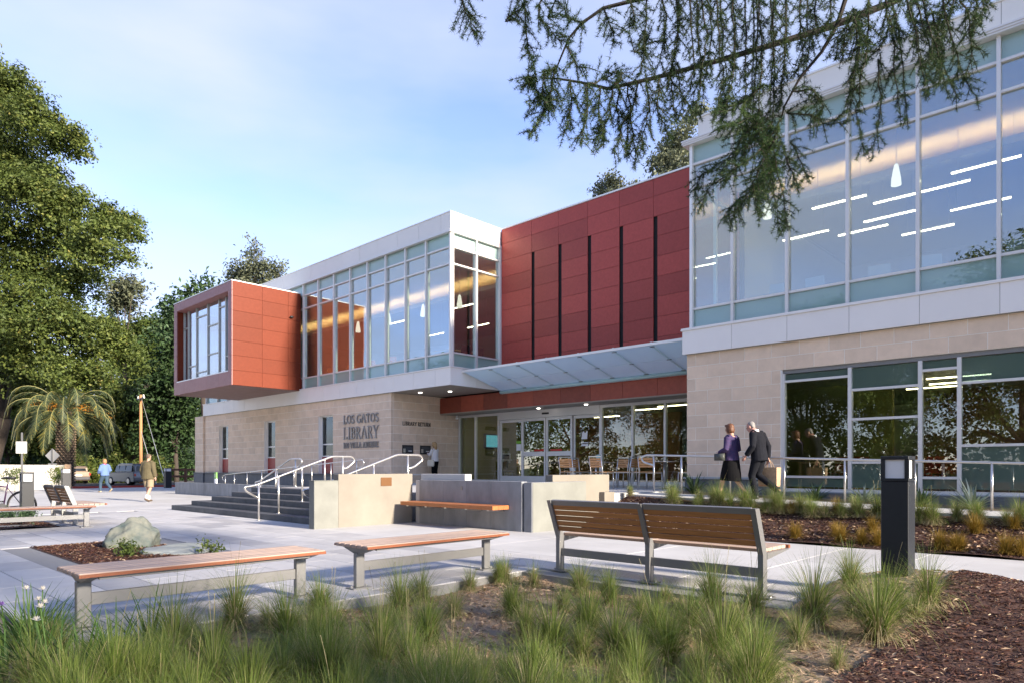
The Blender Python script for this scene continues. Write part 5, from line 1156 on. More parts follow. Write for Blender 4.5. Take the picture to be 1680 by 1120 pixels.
# ================================================================== VEGETATION
RG = np.random.default_rng(11)
def unit(n):
    v = RG.normal(size=(n, 3)); return v / np.linalg.norm(v, axis=1, keepdims=True)
def leaf_quads(C, N, size, asp=0.5, jit=0.3):
    """leaf-shaped quads centred at C with normals N"""
    n = len(C); a = np.cross(N, unit(n)); a /= np.linalg.norm(a, axis=1, keepdims=True) + 1e-9; b = np.cross(N, a)
    s = size * (1 + jit * RG.uniform(-1, 1, (n, 1))); fold = N * s * 0.18
    return np.stack([C - a*s, C + b*s*asp + fold, C + a*s, C - b*s*asp + fold], 1)
def subclump(B, k=16, f=.34):
    out = []
    for q in B:
        d = unit(k); d[:, 2] = np.where(d[:, 2] < -.35, -d[:, 2], d[:, 2]); rr = RG.uniform(.62, .98, (k, 1)); c = q[:3] + d*q[3:6]*rr; s_ = f*RG.uniform(.7, 1.3, (k, 1)); out.append(np.concatenate([c, q[3:6]*s_*np.array([1, 1, .8])], 1))
    return np.concatenate(out)
def crown_q(blobs, n, size, per=9, spread=2.2, asp=.5, shell=.45, clump=0):
    B = np.array(blobs, float)
    if clump: B = np.concatenate([subclump(B, clump), B * np.array([1, 1, 1, .72, .72, .72])])
    r = B[:, 3:6]; wgt = (r[:, 0]*r[:, 1]*r[:, 2]) ** .72; wgt /= wgt.sum()
    nc = n // per; idx = RG.choice(len(B), nc, p=wgt); d = unit(nc); rad = (shell + (1-shell) * RG.uniform(0, 1, (nc, 1)) ** .7) * (1 + .12 * RG.normal(size=(nc, 1)))
    cc = B[idx, :3] + d * r[idx] * rad
    C = np.repeat(cc, per, 0) + RG.normal(size=(nc*per, 3)) * size * spread * np.array([1, 1, .75])
    N = np.repeat(d, per, 0) * .9 + unit(nc*per) * .9 + np.array([0, 0, .55]); N /= np.linalg.norm(N, axis=1, keepdims=True)
    rn = np.clip(np.repeat(RG.uniform(0, 1, nc), per) * .6 + RG.uniform(0, 1, nc*per) * .4, 0, 1)
    return leaf_quads(C, N, size, asp), rn
L_oak = leafmat('oak_leaf', [(0, (.045, .068, .018)), (.5, (.088, .122, .028)), (.85, (.15, .18, .042)), (1, (.22, .19, .05))], .35)
L_dark = leafmat('dark_leaf', [(0, (.018, .038, .014)), (.6, (.035, .068, .022)), (1, (.06, .10, .03))], .25)
L_mid = leafmat('mid_leaf', [(0, (.045, .07, .016)), (.6, (.085, .125, .026)), (1, (.15, .18, .045))], .35)
L_euc = leafmat('eucalyptus_leaf', [(0, (.085, .10, .065)), (.6, (.14, .16, .10)), (1, (.20, .20, .11))], .3)
L_cedar = leafmat('cedar_needle', [(0, (.022, .046, .018)), (.55, (.045, .088, .028)), (.9, (.095, .145, .036)), (1, (.15, .18, .05))], .35, nscale=1.2)
L_palm = leafmat('palm_leaf', [(0, (.035, .05, .025)), (.55, (.085, .11, .05)), (.8, (.20, .20, .06)), (1, (.42, .30, .03))], .25)
L_infl = leafmat('palm_flower', [(0, (.45, .14, .01)), (1, (.62, .30, .03))], .2)
L_grass = leafmat('grass_blade', [(0, (.055, .10, .016)), (.30, (.13, .19, .034)), (.60, (.23, .27, .07)), (.72, (.30, .26, .12)), (1, (.48, .40, .25))], .35, nscale=3)
L_orange = leafmat('orange_sedge', [(0, (.13, .10, .015)), (.5, (.25, .15, .02)), (1, (.40, .24, .06))], .3, nscale=3)
L_iris = leafmat('iris_leaf', [(0, (.03, .075, .015)), (.7, (.07, .14, .03)), (1, (.14, .20, .05))], .3, nscale=3)
L_agave = leafmat('agave_leaf', [(0, (.16, .21, .17)), (.6, (.30, .36, .30)), (1, (.48, .52, .45))], .15, nscale=3)
L_shrub = leafmat('shrub_leaf', [(0, (.025, .055, .02)), (.6, (.06, .11, .05)), (1, (.12, .17, .08))], .3, nscale=3)
L_chip = leafmat('mulch_chip', [(0, (.035, .016, .011)), (.55, (.085, .036, .024)), (.86, (.14, .065, .042)), (.93, (.34, .22, .13)), (1, (.52, .40, .27))], .05, nscale=4)
L_litter = leafmat('leaf_litter', [(0, (.13, .085, .055)), (.5, (.26, .17, .11)), (1, (.48, .36, .25))], .2, nscale=4)
L_flower = leafmat('petal', [(0, (.62, .58, .50)), (1, (.78, .74, .66))], .3)
L_purple = leafmat('purple_petal', [(0, (.16, .08, .30)), (1, (.25, .14, .42))], .3)
def limb(b, p0, p1, r0, r1, sag=0, n=5):
    p0, p1 = V3(p0), V3(p1); pts = [p0.lerp(p1, i/n) + V3((0, 0, -sag*math.sin(math.pi*i/n))) for i in range(n+1)]; b.tube(pts, [r0 + (r1-r0)*i/n for i in range(n+1)], 7)
def tree(name, base, blobs, n, size, lm, label, cat='tree', group=None, trunk=.3, per=9, spread=2.2, asp=.5, shell=.45, pick=12, clump=14):
    base = V3(base); t_ = thing(name, label, cat, base, 0, group)
    bl = [(x-base.x, y-base.y, z-base.z, *(r if hasattr(r, '__len__') else (r, r, r))) for (x, y, z, r) in blobs]
    Q, rn = crown_q(bl, n, size, per, spread, asp, shell, clump); quads('crown', Q, lm, t_, rn)
    top = max(bl, key=lambda q: q[2]); b = MB(); cx = sum(q[0] for q in bl)/len(bl); cy = sum(q[1] for q in bl)/len(bl)
    fork = V3((cx*.35, cy*.35, min(q[2] for q in bl)*.75)); limb(b, (0, 0, -.3), fork, trunk, trunk*.75)
    for q in sorted(bl, key=lambda q: -q[3])[:pick]: limb(b, fork, (q[0], q[1], q[2]), trunk*.45, trunk*.08, sag=.1*(V3(q[:3])-fork).length*.5)
    b.build('trunk', M_bark, t_, True); return t_
# --- the big oak on the left (outline blobs at 50 m)
D = 50
ob = []
for (px, py, r, dd) in ((-40, 150, 95, 0), (-15, 190, 90, 1), (45, 205, 55, -1), (95, 235, 48, 0), (118, 245, 30, 1), (10, 300, 110, 2), (70, 350, 85, -1), (130, 370, 70, 0), (190, 375, 48, 1), (212, 385, 26, -1), (150, 420, 60, -2), (60, 440, 100, 1), (-30, 420, 110, 0), (120, 480, 55, 1), (40, 530, 95, -2), (115, 550, 85, -1), (165, 570, 62, 0), (195, 600, 44, 1), (30, 610, 75, -1), (110, 620, 62, -2), (-60, 560, 110, 1), (150, 640, 30, -1), (60, 645, 40, 0), (-70, 280, 110, 0)):
    p = P(px, py, D + dd*1.3); rm = r * D / FPX; ob.append((p.x, p.y, p.z, (rm, rm, rm*.82)))
tree('oak_tree', P(-30, 800, 51), ob, 165000, .118, L_oak, 'huge dark green oak towering over the palm and street', trunk=.7, spread=1.8, asp=.6, shell=.15, pick=6, clump=22)
# --- mid-distance trees between oak and library
def px_tree(name, pts, d, n, size, lm, label, basepx, trunk=.25, squash=.9, group=None, **kw):
    bl = []
    for (px, py, r) in pts:
        p = P(px, py, d + RG.uniform(-1, 1)); rm = r * d / FPX; bl.append((p.x, p.y, p.z, (rm, rm, rm*squash)))
    b = P(basepx, 0, d); return tree(name, (b.x, b.y, -.2), bl, n, size, lm, label, 'tree', group, trunk, **kw)
gp_ = 'trees beyond the street'
px_tree('evergreen_tree', [(290, 560, 40), (280, 610, 45), (300, 640, 45), (265, 660, 40), (300, 700, 50), (270, 720, 45)], 62, 16000, .20, L_dark, 'dark evergreen tree beside the end wall of the library', 290, group=gp_)
px_tree('leafy_tree', [(235, 560, 30), (250, 585, 34), (225, 610, 34), (205, 560, 22), (245, 540, 20), (262, 560, 20)], 72, 13000, .22, L_mid, 'bright green leafy tree behind the utility pole', 235, group=gp_)
px_tree('leafy_tree', [(205, 680, 36), (240, 690, 36), (180, 710, 34), (215, 725, 34), (255, 720, 30), (190, 650, 26)], 66, 14000, .2, L_oak, 'low spreading tree hanging over the silver car', 220, group=gp_)
px_tree('leafy_tree', [(20, 650, 38), (-10, 690, 44), (30, 710, 36), (60, 720, 32), (5, 640, 30), (-10, 730, 30)], 60, 12000, .18, L_mid, 'light green tree behind the palm and concrete wall', 10, group=gp_)
px_tree('leafy_tree', [(75, 690, 36), (60, 735, 36), (140, 700, 34), (150, 735, 34), (105, 735, 36), (125, 680, 30)], 64, 14000, .18, L_dark, 'dark tree directly behind the palm trunk', 100, group=gp_)
px_tree('conifer_tree', [(182, 530, 12), (182, 550, 16), (184, 575, 20), (180, 512, 7)], 85, 2500, .2, L_dark, 'small dark conifer tip beside the oak', 182, group=gp_)
px_tree('airy_tree', [(205, 480, 24), (218, 470, 14), (190, 495, 18), (205, 505, 20)], 66, 2200, .2, L_euc, 'thin grey-green tree showing right of the oak', 205, group=gp_, per=7, spread=2.6)
px_tree('airy_tree', [(281, 505, 12), (284, 525, 14), (280, 545, 14), (308, 485, 9), (338, 468, 9), (325, 478, 7), (296, 500, 8)], 52, 1500, .2, L_shrub, 'leafy shoots of a tree rising behind the projecting bay', 345, group=gp_, per=6, spread=2.4)
euc = [(417, 400, 9), (415, 418, 15), (420, 436, 22), (405, 446, 22), (430, 452, 24), (392, 452, 18), (455, 444, 13), (463, 434, 8), (418, 470, 30), (445, 465, 20), (385, 460, 12)]
px_tree('eucalyptus_tree', euc, 75, 5200, .17, L_euc, 'tall airy grey-green tree behind the projecting bay roof', 418, .22, per=7, spread=2.4, shell=.2, clump=9)
px_tree('eucalyptus_tree', [(1000, 300, 12), (990, 312, 14), (1012, 308, 12), (1000, 325, 22), (1042, 306, 7)], 55, 2200, .14, L_euc, 'rounded grey-green tree top peeking over the red wall', 1000, .2, per=7, spread=2.2)
px_tree('eucalyptus_tree', [(1100, 255, 26), (1085, 275, 22), (1120, 225, 18), (1130, 200, 14), (1110, 285, 30), (1150, 190, 18)], 48, 5200, .13, L_euc, 'olive green tree rising between red wall and right wing', 1110, .2, per=7, spread=2.2)
# dark wooded bank behind the street
def bank_q(n, px0, px1, y0, y1, d0, d1):
    px = RG.uniform(px0, px1, n); d = RG.uniform(d0, d1, n); t_ = RG.uniform(0, 1, n); py = y0 + (y1-y0)*t_
    c, s = math.cos(R(YAW)), math.sin(R(YAW)); X = (px-840)/FPX*d; Z = CAMZ + (HORY-py)/FPX*d
    C = np.stack([CAMX + X*c - d*s, CAMY + X*s + d*c, Z], 1); N = unit(n) + np.array([.5, -.5, .6]); N /= np.linalg.norm(N, axis=1, keepdims=True); return C, N
def bank(name, n, px0, px1, y0, y1, d0, d1, r, size, lm, label, cat, nb):
    bl = []
    for i in range(nb):
        q = P(RG.uniform(px0, px1), RG.uniform(y0, y1), RG.uniform(d0, d1)); rr = r*RG.uniform(.7, 1.3); bl.append((q.x, q.y, q.z, rr, rr, rr*.8))
    Q, rn = crown_q(bl, n, size, 9, 1.6, .6, .3, 6); tag(quads(name, Q, lm, None, rn), label, cat, kind='stuff')
bank('wooded_bank', 34000, -60, 335, 690, 800, 72, 82, 2.6, .19, L_dark, 'dense dark green wooded bank behind the street', 'woodland', 110)
bank('far_woodland', 30000, -80, 335, 590, 720, 86, 96, 3.4, .24, L_oak, 'far mass of trees closing the street', 'woodland', 90)
bank('ivy_bank', 11000, 118, 265, 755, 797, 57.5, 60.5, .9, .11, L_oak, 'low bank of green ivy beside the parked cars', 'ivy', 60)
hl = MB(); p = [P(x, 0, 100) for x in range(-200, 380, 40)]
for i in range(len(p) - 1):
    a, c = p[i], p[i+1]; o2 = (P(100, 0, 130) - P(100, 0, 100)); h0, h1 = 9 + 2*math.sin(i*1.3), 9 + 2*math.sin((i+1)*1.3)
    hl.hexa([(a.x, a.y, -1), (c.x, c.y, -1), (c.x+o2.x, c.y+o2.y, -1), (a.x+o2.x, a.y+o2.y, -1), (a.x, a.y, 2), (c.x, c.y, 2), (c.x+o2.x, c.y+o2.y, h1), (a.x+o2.x, a.y+o2.y, h0)])
tag(hl.build('hill', mat('hill_green', (.02, .035, .012), .95, var=.5, vscale=.4)), kind='structure')
# --- trees behind the viewpoint, seen mirrored in the glass
bl = [(0, 0, 7, (3.4, 3.4, 2.8)), (1.5, 1.5, 3.2, (2.0, 2.0, 1.6)), (-1.8, -1.2, 3.0, (2.1, 2.1, 1.6)), (2.3, .5, 5.2, (2.5, 2.5, 2.0)), (-2.4, -.4, 5.4, (2.6, 2.6, 2.0)), (.4, 2.2, 5.8, (2.4, 2.4, 2)), (-.5, -2.3, 6, (2.3, 2.3, 2.1)), (.6, -.3, 9.4, (2.3, 2.3, 1.9)), (-1.2, .8, 8.4, (2.2, 2.2, 1.8))]
rt = tree('street_tree', (-15, -29, -.3), [(-15 + q[0], -29 + q[1], -.3 + q[2], q[3]) for q in bl], 26000, .10, L_mid, 'round green tree across the garden mirrored in the library glass', 'tree', 'trees mirrored in the glass', .25)
for i, (x, y, s) in enumerate(((-8.5, -31, 1.15), (-2.5, -28, .9), (3.2, -31, 1.25), (-22, -30, 1.1), (-30, -27, 1.2), (-38, -26, 1.1), (6.5, -36, 1.5))): dup(rt, (x, y, -.3), i * 1.1, scale=s)
n = 16000; C = np.stack([RG.uniform(-46, 12, n), RG.uniform(-41, -38, n), RG.uniform(-.2, 3.6, n)], 1); N = unit(n) + np.array([0, .6, .6]); N /= np.linalg.norm(N, axis=1, keepdims=True)
o = quads('hedge', leaf_quads(C, N, .2, .6), L_oak, None, RG.uniform(0, 1, n)); tag(o, 'long green hedge across the garden mirrored in the glass', 'hedge', kind='stuff')
# --- palm
pm = thing('palm_tree', 'stout date palm with drooping yellow-tipped fronds and orange flower stalks', 'palm', tuple(P(108, 800, 44)))
kpx = 44 / FPX; zt = CAMZ - pm.location.z + (HORY - 690) * kpx
MB().tube([(0, 0, -.2), (0, 0, zt*.5), (0, 0, zt*.85), (0, 0, zt*1.15)], [.44, .46, .52, .42], 16).build('trunk', M_bark, pm, True)
sc = []; nrow = int(zt / .16)
for i in range(nrow):
    for j in range(13):
        a = 2*math.pi*(j + .5*(i % 2))/13; r = .47 + .05*(i/nrow); z = .05 + i*.16; er = V3((math.cos(a), math.sin(a), 0)); et = V3((-math.sin(a), math.cos(a), 0)); p = er*r + V3((0, 0, z))
        sc.append([tuple(p - et*.10), tuple(p + er*.09 + V3((0, 0, .05))), tuple(p + et*.10), tuple(p + V3((0, 0, .14)) + er*.02)])
me = quads('bark_scales', np.array(sc), mat('palm_scale', (.16, .115, .08), .9, var=.4, vscale=6), pm, RG.uniform(0, 1, len(sc)))
for i in range(46):
    a = 2*math.pi*i*.382 + RG.uniform(-.15, .15); el = R(74 - 92*(i/46)) ; ln = RG.uniform(3.8, 4.9)
    h = V3((math.cos(a), math.sin(a), 0)); pts = []; p = V3((0, 0, zt*1.1)) + h*.2; e = el; n = 14
    for k in range(n + 1):
        pts.append(p.copy()); p = p + (h*math.cos(e) + V3((0, 0, math.sin(e))))*ln/n; e -= R(4.5 + 1.6*k) * (1.0 if el > .3 else .7); e = max(e, R(-80))
    fr_ = MB().tube(pts, [.035 - .03*k/n for k in range(n+1)], 5).build('frond', mat('palm_rachis', (.22, .20, .06), .6), pm)
    Q = []; rn = []; old = max(0, (i/46 - .35))
    for k in range(1, n):
        for q in range(7):
            t_ = (k + q/7); k0 = int(t_); p = pts[k0].lerp(pts[min(n, k0+1)], t_-k0); tg = (pts[min(n, k0+1)] - pts[k0]).normalized(); sd = tg.cross(V3((0, 0, 1)))
            if sd.length < .05: sd = tg.cross(h)
            sd.normalize(); L_ = .55*math.sin(math.pi*min(1, .12 + t_/n*.88))*RG.uniform(.85, 1.1) + .08
            for s_ in (-1, 1):
                tip = p + (sd*s_*RG.uniform(.5, .8) + tg*.6 + V3((0, 0, RG.uniform(-.6, -.1))))*L_; w_ = tg*.021
                Q.append([tuple(p - w_), tuple(p + w_), tuple(tip + w_*.3), tuple(tip - w_*.3)]); rn.append(min(1, RG.uniform(0, .6) + (.5*RG.uniform(.3, 1) if (RG.uniform() < .12 + old*.8 and t_/n > .4) else 0)))
    quads('leaflets', np.array(Q), L_palm, fr_, rn)
for i in range(6):
    a = 2*math.pi*i/6 + .3; h = V3((math.cos(a), math.sin(a), 0)); p0 = V3((0, 0, zt*1.12)); p1 = p0 + h*RG.uniform(1.2, 2.2) + V3((0, 0, RG.uniform(-.3, 1.0)))
    st = MB(); limb(st, p0, p1, .04, .02, -.2); so = st.build('flower_stalk', mat('stalk', (.5, .2, .03), .6), pm); n = 90
    c = np.array(p1) + RG.normal(size=(n, 3))*np.array([.28, .28, .16]); quads('flowers', leaf_quads(c, unit(n), .05, .5), L_infl, so, RG.uniform(0, 1, n))['kind'] = 'stuff'
# --- shrubs by the concrete wall and low plants in the mulch beds
def shrub(loc, r, h, n, size, lm, label, name='shrub', group=None):
    return tree(name, loc, [(loc[0], loc[1], loc[2]+h*.62, (r, r, h*.4)), (loc[0]+r*.5, loc[1], loc[2]+h*.5, (r*.6, r*.6, h*.35)), (loc[0]-r*.4, loc[1]+r*.3, loc[2]+h*.75, (r*.5, r*.5, h*.3))], n, size, lm, label, 'shrub', group, .02, per=6, spread=1.8, asp=.4, shell=.2)
p = P(92, 803, 36); shrub((p.x, p.y, 0), .5, 1.2, 900, .05, L_oak, 'loose green shrub against the concrete wall by the bollard')
p = P(24, 803, 35); shrub((p.x, p.y, 0), .6, 1.2, 900, .05, L_mid, 'loose green shrub against the concrete wall behind the saddle')
for i, (x, y, r, h) in enumerate(((-9.2, -11.85, .32, .3), (-10.0, -12.2, .35, .32), (-8.9, -12.6, .3, .25))): shrub((x, y, 0), r, h, 700, .03, L_shrub, 'low grey-green shrub in the mulch below the bicycle', 'low_shrub', 'low shrubs by the bicycle')
for i, (x, y, r, h) in enumerate(((-1.72, -12.1, .14, .15), (-1.35, -12.15, .12, .12), (-0.72, -11.35, .18, .16))): shrub((x, y, 0.03), r, h, 160, .03, L_mid, 'small leafy green plant beside the flat pale boulder', 'leafy_plant', 'leafy plants by the boulders')
# --- grass tufts
def tuft_mesh(name, nb, ln, spread, lm, wd=.0042, straw=.3, seed=0, arch=1.0, stems=4):
    g_ = np.random.default_rng(seed); Q = []; rn = []
    for i in range(nb):
        a = g_.uniform(0, 2*math.pi); dead = g_.uniform() < straw; L_ = ln * g_.uniform(.5, 1.12) * (.72 if dead else 1)
        lean = abs(g_.normal(0, 1)) * spread * (2.1 if dead else 1.0); rb = g_.uniform(0, .05); h = np.array([math.cos(a), math.sin(a), 0]); sdv = np.array([-math.sin(a), math.cos(a), 0])
        tw = g_.uniform(-.6, .6); sdv = sdv*math.cos(tw) + h*math.sin(tw); n = 4; pos = h*rb; e = math.pi/2 - min(1.3, lean*.55); pts = [pos]
        for k in range(n):
            pos = pos + (h*math.cos(e) + np.array([0, 0, math.sin(e)]))*L_/n; e -= (lean*.34*arch + g_.uniform(0, .10))*(1+.5*k*.5); e = max(e, -1.2); 
            if pos[2] < .01: pos = np.array([pos[0], pos[1], .01 + .01*g_.uniform()])
            pts.append(pos)
        c_ = g_.uniform(.72, 1.0) if dead else min(.68, abs(g_.normal(.33, .17)))
        w_ = wd*g_.uniform(.7, 1.3)
        for k in range(n):
            w0 = w_*(1 - k/n*.75); w1 = w_*(1 - (k+1)/n*.85); Q.append([pts[k]-sdv*w0, pts[k]+sdv*w0, pts[k+1]+sdv*w1, pts[k+1]-sdv*w1]); rn.append(c_)
    for i in range(stems):
        a = g_.uniform(0, 6.28); h = np.array([math.cos(a), math.sin(a), 0]); l2 = g_.uniform(.05, .28); pts = [h*(l2*t_*t_) + np.array([0, 0, ln*1.45*t_ - .1*t_*t_]) for t_ in (0, .33, .66, .85, 1)]; sdv = np.array([-math.sin(a), math.cos(a), 0])
        for k in range(4): Q.append([pts[k]-sdv*.001, pts[k]+sdv*.001, pts[k+1]+sdv*(.001 if k < 2 else .0022), pts[k+1]-sdv*(.001 if k < 2 else .0022)]); rn.append(.8)
    return quads(name, np.array(Q), lm, False, rn)
TM = [tuft_mesh('grass_tuft', 860, .56, .60, L_grass, wd=.0025, arch=1.35, straw=.54, seed=i, stems=2 if i % 2 else 0) for i in range(5)]
TS = [tuft_mesh('grass_tuft', 700, .44, .72, L_grass, wd=.0025, arch=1.3, straw=.74, seed=20+i, stems=0) for i in range(3)]
TG = [tuft_mesh('grass_tuft', 820, .52, .55, L_grass, arch=1.35, straw=.34, seed=40+i, stems=1, wd=.0027) for i in range(3)]
TO = [tuft_mesh('sedge_tuft', 520, .30, .75, L_orange, wd=.0034, straw=.25, seed=60+i, stems=0) for i in range(3)]
def gpt(px, py, zf, z0=0.0):
    z = z0
    for _ in range(6):
        d = (CAMZ - z) * FPX / (py - HORY); q = P(px, py, d); z = zf(q.x, q.y)
    return q.x, q.y, z
rt_ = random.Random(5)
def put(mesh, x, y, z, s, label, cat, group, name):
    o = link(name, mesh, None, None, (x, y, z - .01), rt_.uniform(0, 6.28)); o.scale = (s, s, s*rt_.uniform(.9, 1.1)); return tag(o, label, cat, group)
fg = [(285, 1085, 1.0, 0), (365, 1022, .9, 0), (310, 1062, .8, 1), (440, 1030, .7, 1), (470, 1060, .95, 2), (525, 1008, .85, 2), (545, 1060, .9, 0), (580, 1085, .9, 1), (622, 1075, 1.0, 0), (655, 1012, .9, 0), (640, 1040, .8, 1), (692, 988, .8, 0), (700, 1060, .95, 2), (735, 962, .7, 1), (745, 1010, .8, 1), (770, 948, .6, 2), (806, 950, .75, 1), (840, 1012, .75, 2), (862, 1050, .7, 0), (876, 962, .7, 1), (905, 1080, 1.0, 2), (925, 1000, .75, 1), (952, 975, .85, 0), (965, 1050, 1.0, 2), (1000, 992, .75, 2), (1010, 1085, 1.0, 0), (1050, 1012, .8, 1), (1075, 1060, 1.0, 2), (1092, 985, .6, 1), (1130, 1045, 1.05, 0), (1168, 1002, .95, 0), (1185, 1100, 1.1, 0), (1215, 1050, 1.0, 1), (1235, 1012, .9, 0), (1245, 1105, 1.0, 1), (1335, 1030, 1.1, 0), (1310, 1060, .8, 1), (1440, 1050, 1.15, 0), (1400, 1010, .9, 1), (1462, 990, .9, 2), (1395, 965, .8, 0), (1522, 968, .85, 0), (1500, 1010, .7, 1), (1375, 1095, .5, 1)]
lab = ['green fountain grass tuft with straw base in the foreground bed', 'mostly dry straw-coloured grass tuft in the foreground bed', 'fresh bright green grass tuft in the foreground bed']
grp = ['fountain grass tufts in the foreground bed', 'dry grass tufts in the foreground bed', 'bright grass tufts in the foreground bed']
MS = [TM, TS, TG]
for i, (px, py, s, kd) in enumerate(fg):
    x, y, z = gpt(px, py, bed_z)
    if x < 3.28 and y > -14.0: x = 3.3
    if 3.2 < x < 6.3 and y > -9.42: y = -9.45
    put(MS[kd][i % len(MS[kd])], x, y, z, s, lab[kd], 'grass', grp[kd], 'grass_tuft')
for px in range(60, 1290, 30):       # the dense near row along the bottom edge of the view
    for py in (1095, 1150, 1210):
        x, y, z = gpt(px + rt_.uniform(-22, 22), py + rt_.uniform(-18, 18), bed_z)
        if (x < 3.25 and y > -14.0): continue
        if math.hypot(x - CAMX, y - CAMY) < 2.3: continue
        kd = rt_.choice((0, 0, 1, 2)) if px < 1000 else rt_.choice((0, 1, 1, 2))
        if py == 1095 and rt_.random() < (.7 if 640 < px < 860 else .35): continue
        put(rt_.choice(MS[kd]), x, y, z, rt_.uniform(.5, .9), lab[kd], 'grass', grp[kd], 'grass_tuft')
# right bank: green tufts above, orange sedges below
for i in range(44):
    x = .4 + i * .19 + rt_.uniform(-.12, .12); y = rt_.uniform(-2.95, -2.55)
    if x < 1.2 and rt_.random() < .5: continue
    kd = rt_.choice((0, 0, 1)); put(rt_.choice(MS[kd]), x, y, bank_z(x, y), rt_.uniform(.65, 1.05), ('green grass tuft on the upper edge of the planted bank' if kd == 0 else 'straw-coloured grass tuft on the planted bank'), 'grass', 'grass tufts on the planted bank', 'grass_tuft')
for (px, py) in ((1262, 862), (1305, 885), (1338, 868), (1372, 888), (1408, 872), (1432, 888), (1470, 885), (1545, 882), (1520, 868), (1600, 897), (1632, 880), (1290, 850), (1420, 850), (1556, 858), (1665, 900), (1650, 862), (1490, 862)):
    x, y, z = gpt(px, py, bank_z, .2); y = max(-4.0, min(y, -2.75)); put(rt_.choice(TO), x, y, bank_z(x, y), rt_.uniform(.8, 1.15), 'rusty orange sedge tuft on the planted bank', 'grass', 'orange sedges on the planted bank', 'sedge_tuft')
for (px, py) in ((948, 850), (1012, 832), (1045, 838), (1085, 842)): 
    x, y, z = gpt(px, py, bank_z, .4); put(rt_.choice(TS), max(.2, x), min(y, -2.6), bank_z(x, y), .5, 'small pale grass tuft beside the cream cheek wall', 'grass', 'pale tufts by the cheek wall', 'grass_tuft')
# agaves in the strip by the right wing
def agave(loc, s, seed, label):
    g_ = np.random.default_rng(seed); Q = []; rn = []
    for i in range(46):
        a = g_.uniform(0, 6.28); e = g_.uniform(.25, 1.35); L_ = g_.uniform(.28, .42)*s; h = np.array([math.cos(a), math.sin(a), 0]); sdv = np.array([-math.sin(a), math.cos(a), 0]); p = h*.02; pts = [p]
        for k in range(3): p = p + (h*math.cos(e) + np.array([0, 0, math.sin(e)]))*L_/3; e -= .12; pts.append(p)
        for k in range(3):
            w0 = (.009, .017, .011, .001)[k]*s; w1 = (.009, .017, .011, .001)[k+1]*s; Q.append([pts[k]-sdv*w0, pts[k]+sdv*w0, pts[k+1]+sdv*w1, pts[k+1]-sdv*w1]); rn.append(g_.uniform(0, 1))
    return tag(quads('spiky_plant', np.array(Q), L_agave if seed % 2 else L_shrub, None, rn), label, 'plant', 'spiky plants along the right wing')
for i, px in enumerate((1138, 1228, 1338, 1418, 1512, 1596)):
    d0 = (-.55 + 15.25) ; r_ = ((px-840)/FPX, 1); u_ = None
    d = (-.5 + 15.25) / (r_[0]*math.sin(R(YAW)) + math.cos(R(YAW))); q = P(px, 800, d); a = agave((0, 0, 0), 1.55 if i in (0, 5) else 1.2, i, 'spiky strap-leaved plant in the strip below the right wing'); a.location = (q.x, q.y, walk_z(q.x) - .02)
    if i in (5, 0): a['label'] = 'large silvery spiky plant below the right wing window' if i == 5 else 'large green spiky plant at the foot of the sandstone pier'
# irises bottom-left
def iris(loc, seed, flower):
    g_ = np.random.default_rng(seed); t_ = thing('iris_plant', 'iris clump with sword leaves in the bottom corner of the bed' if not flower else 'iris clump with %s flowers below the slatted bench' % flower, 'plant', loc, 0, 'irises beside the bench' if not flower else None); Q = []; rn = []
    for i in range(44):
        a = g_.uniform(0, 6.28); e = g_.uniform(.75, 1.5); L_ = g_.uniform(.28, .55); h = np.array([math.cos(a), math.sin(a), 0]); sdv = np.array([-math.sin(a), math.cos(a), 0]); p = h*g_.uniform(0, .1); pts = [p]
        for k in range(4): p = p + (h*math.cos(e) + np.array([0, 0, math.sin(e)]))*L_/4; e -= g_.uniform(.05, .3); pts.append(p)
        for k in range(4):
            w0 = .010*(1-k/4*.8); w1 = .010*(1-(k+1)/4*.95); Q.append([pts[k]-sdv*w0, pts[k]+sdv*w0, pts[k+1]+sdv*w1, pts[k+1]-sdv*w1]); rn.append(g_.uniform(0, 1))
    quads('leaves', np.array(Q), L_iris, t_, rn)
    if flower:
        for q in range(1 if flower == 'purple' else 2):
            c = np.array([g_.uniform(-.05, .12), g_.uniform(-.1, .1), .40 + .08*q]); MB().tube([(c[0]*.3, c[1]*.3, 0), tuple(c)], .004, 5).build('stem', mat('stem_green', (.07, .14, .03), .6), t_); P_ = []
            for k in range(9): a = k*2.4; e = (.1, .5, 1.1)[k % 3]; d = np.array([math.cos(a)*math.cos(e), math.sin(a)*math.cos(e), math.sin(e)]); s_ = np.cross(d, [0, 0, 1]); s_ = s_/np.linalg.norm(s_)*.014; P_.append([c, c + d*.016 + s_*.6, c + d*.036, c + d*.016 - s_*.6])
            quads('flower', np.array(P_), L_purple if flower == 'purple' else L_flower, t_, RG.uniform(0, 1, 9))
for i, (px, py, f_) in enumerate(((20, 1085, 'purple'), (70, 1100, None), (120, 1075, None), (160, 1065, 'cream'), (215, 1050, 'pale pink'), (45, 1060, None), (95, 1130, 'white'), (190, 1100, None), (10, 1130, None), (245, 1070, None), (140, 1120, None))):
    x, y, z = gpt(px, py, bed_z); 
    if y > -14.05 and x < 3.22: y = -14.1
    iris((x, y, z), 100+i, f_)
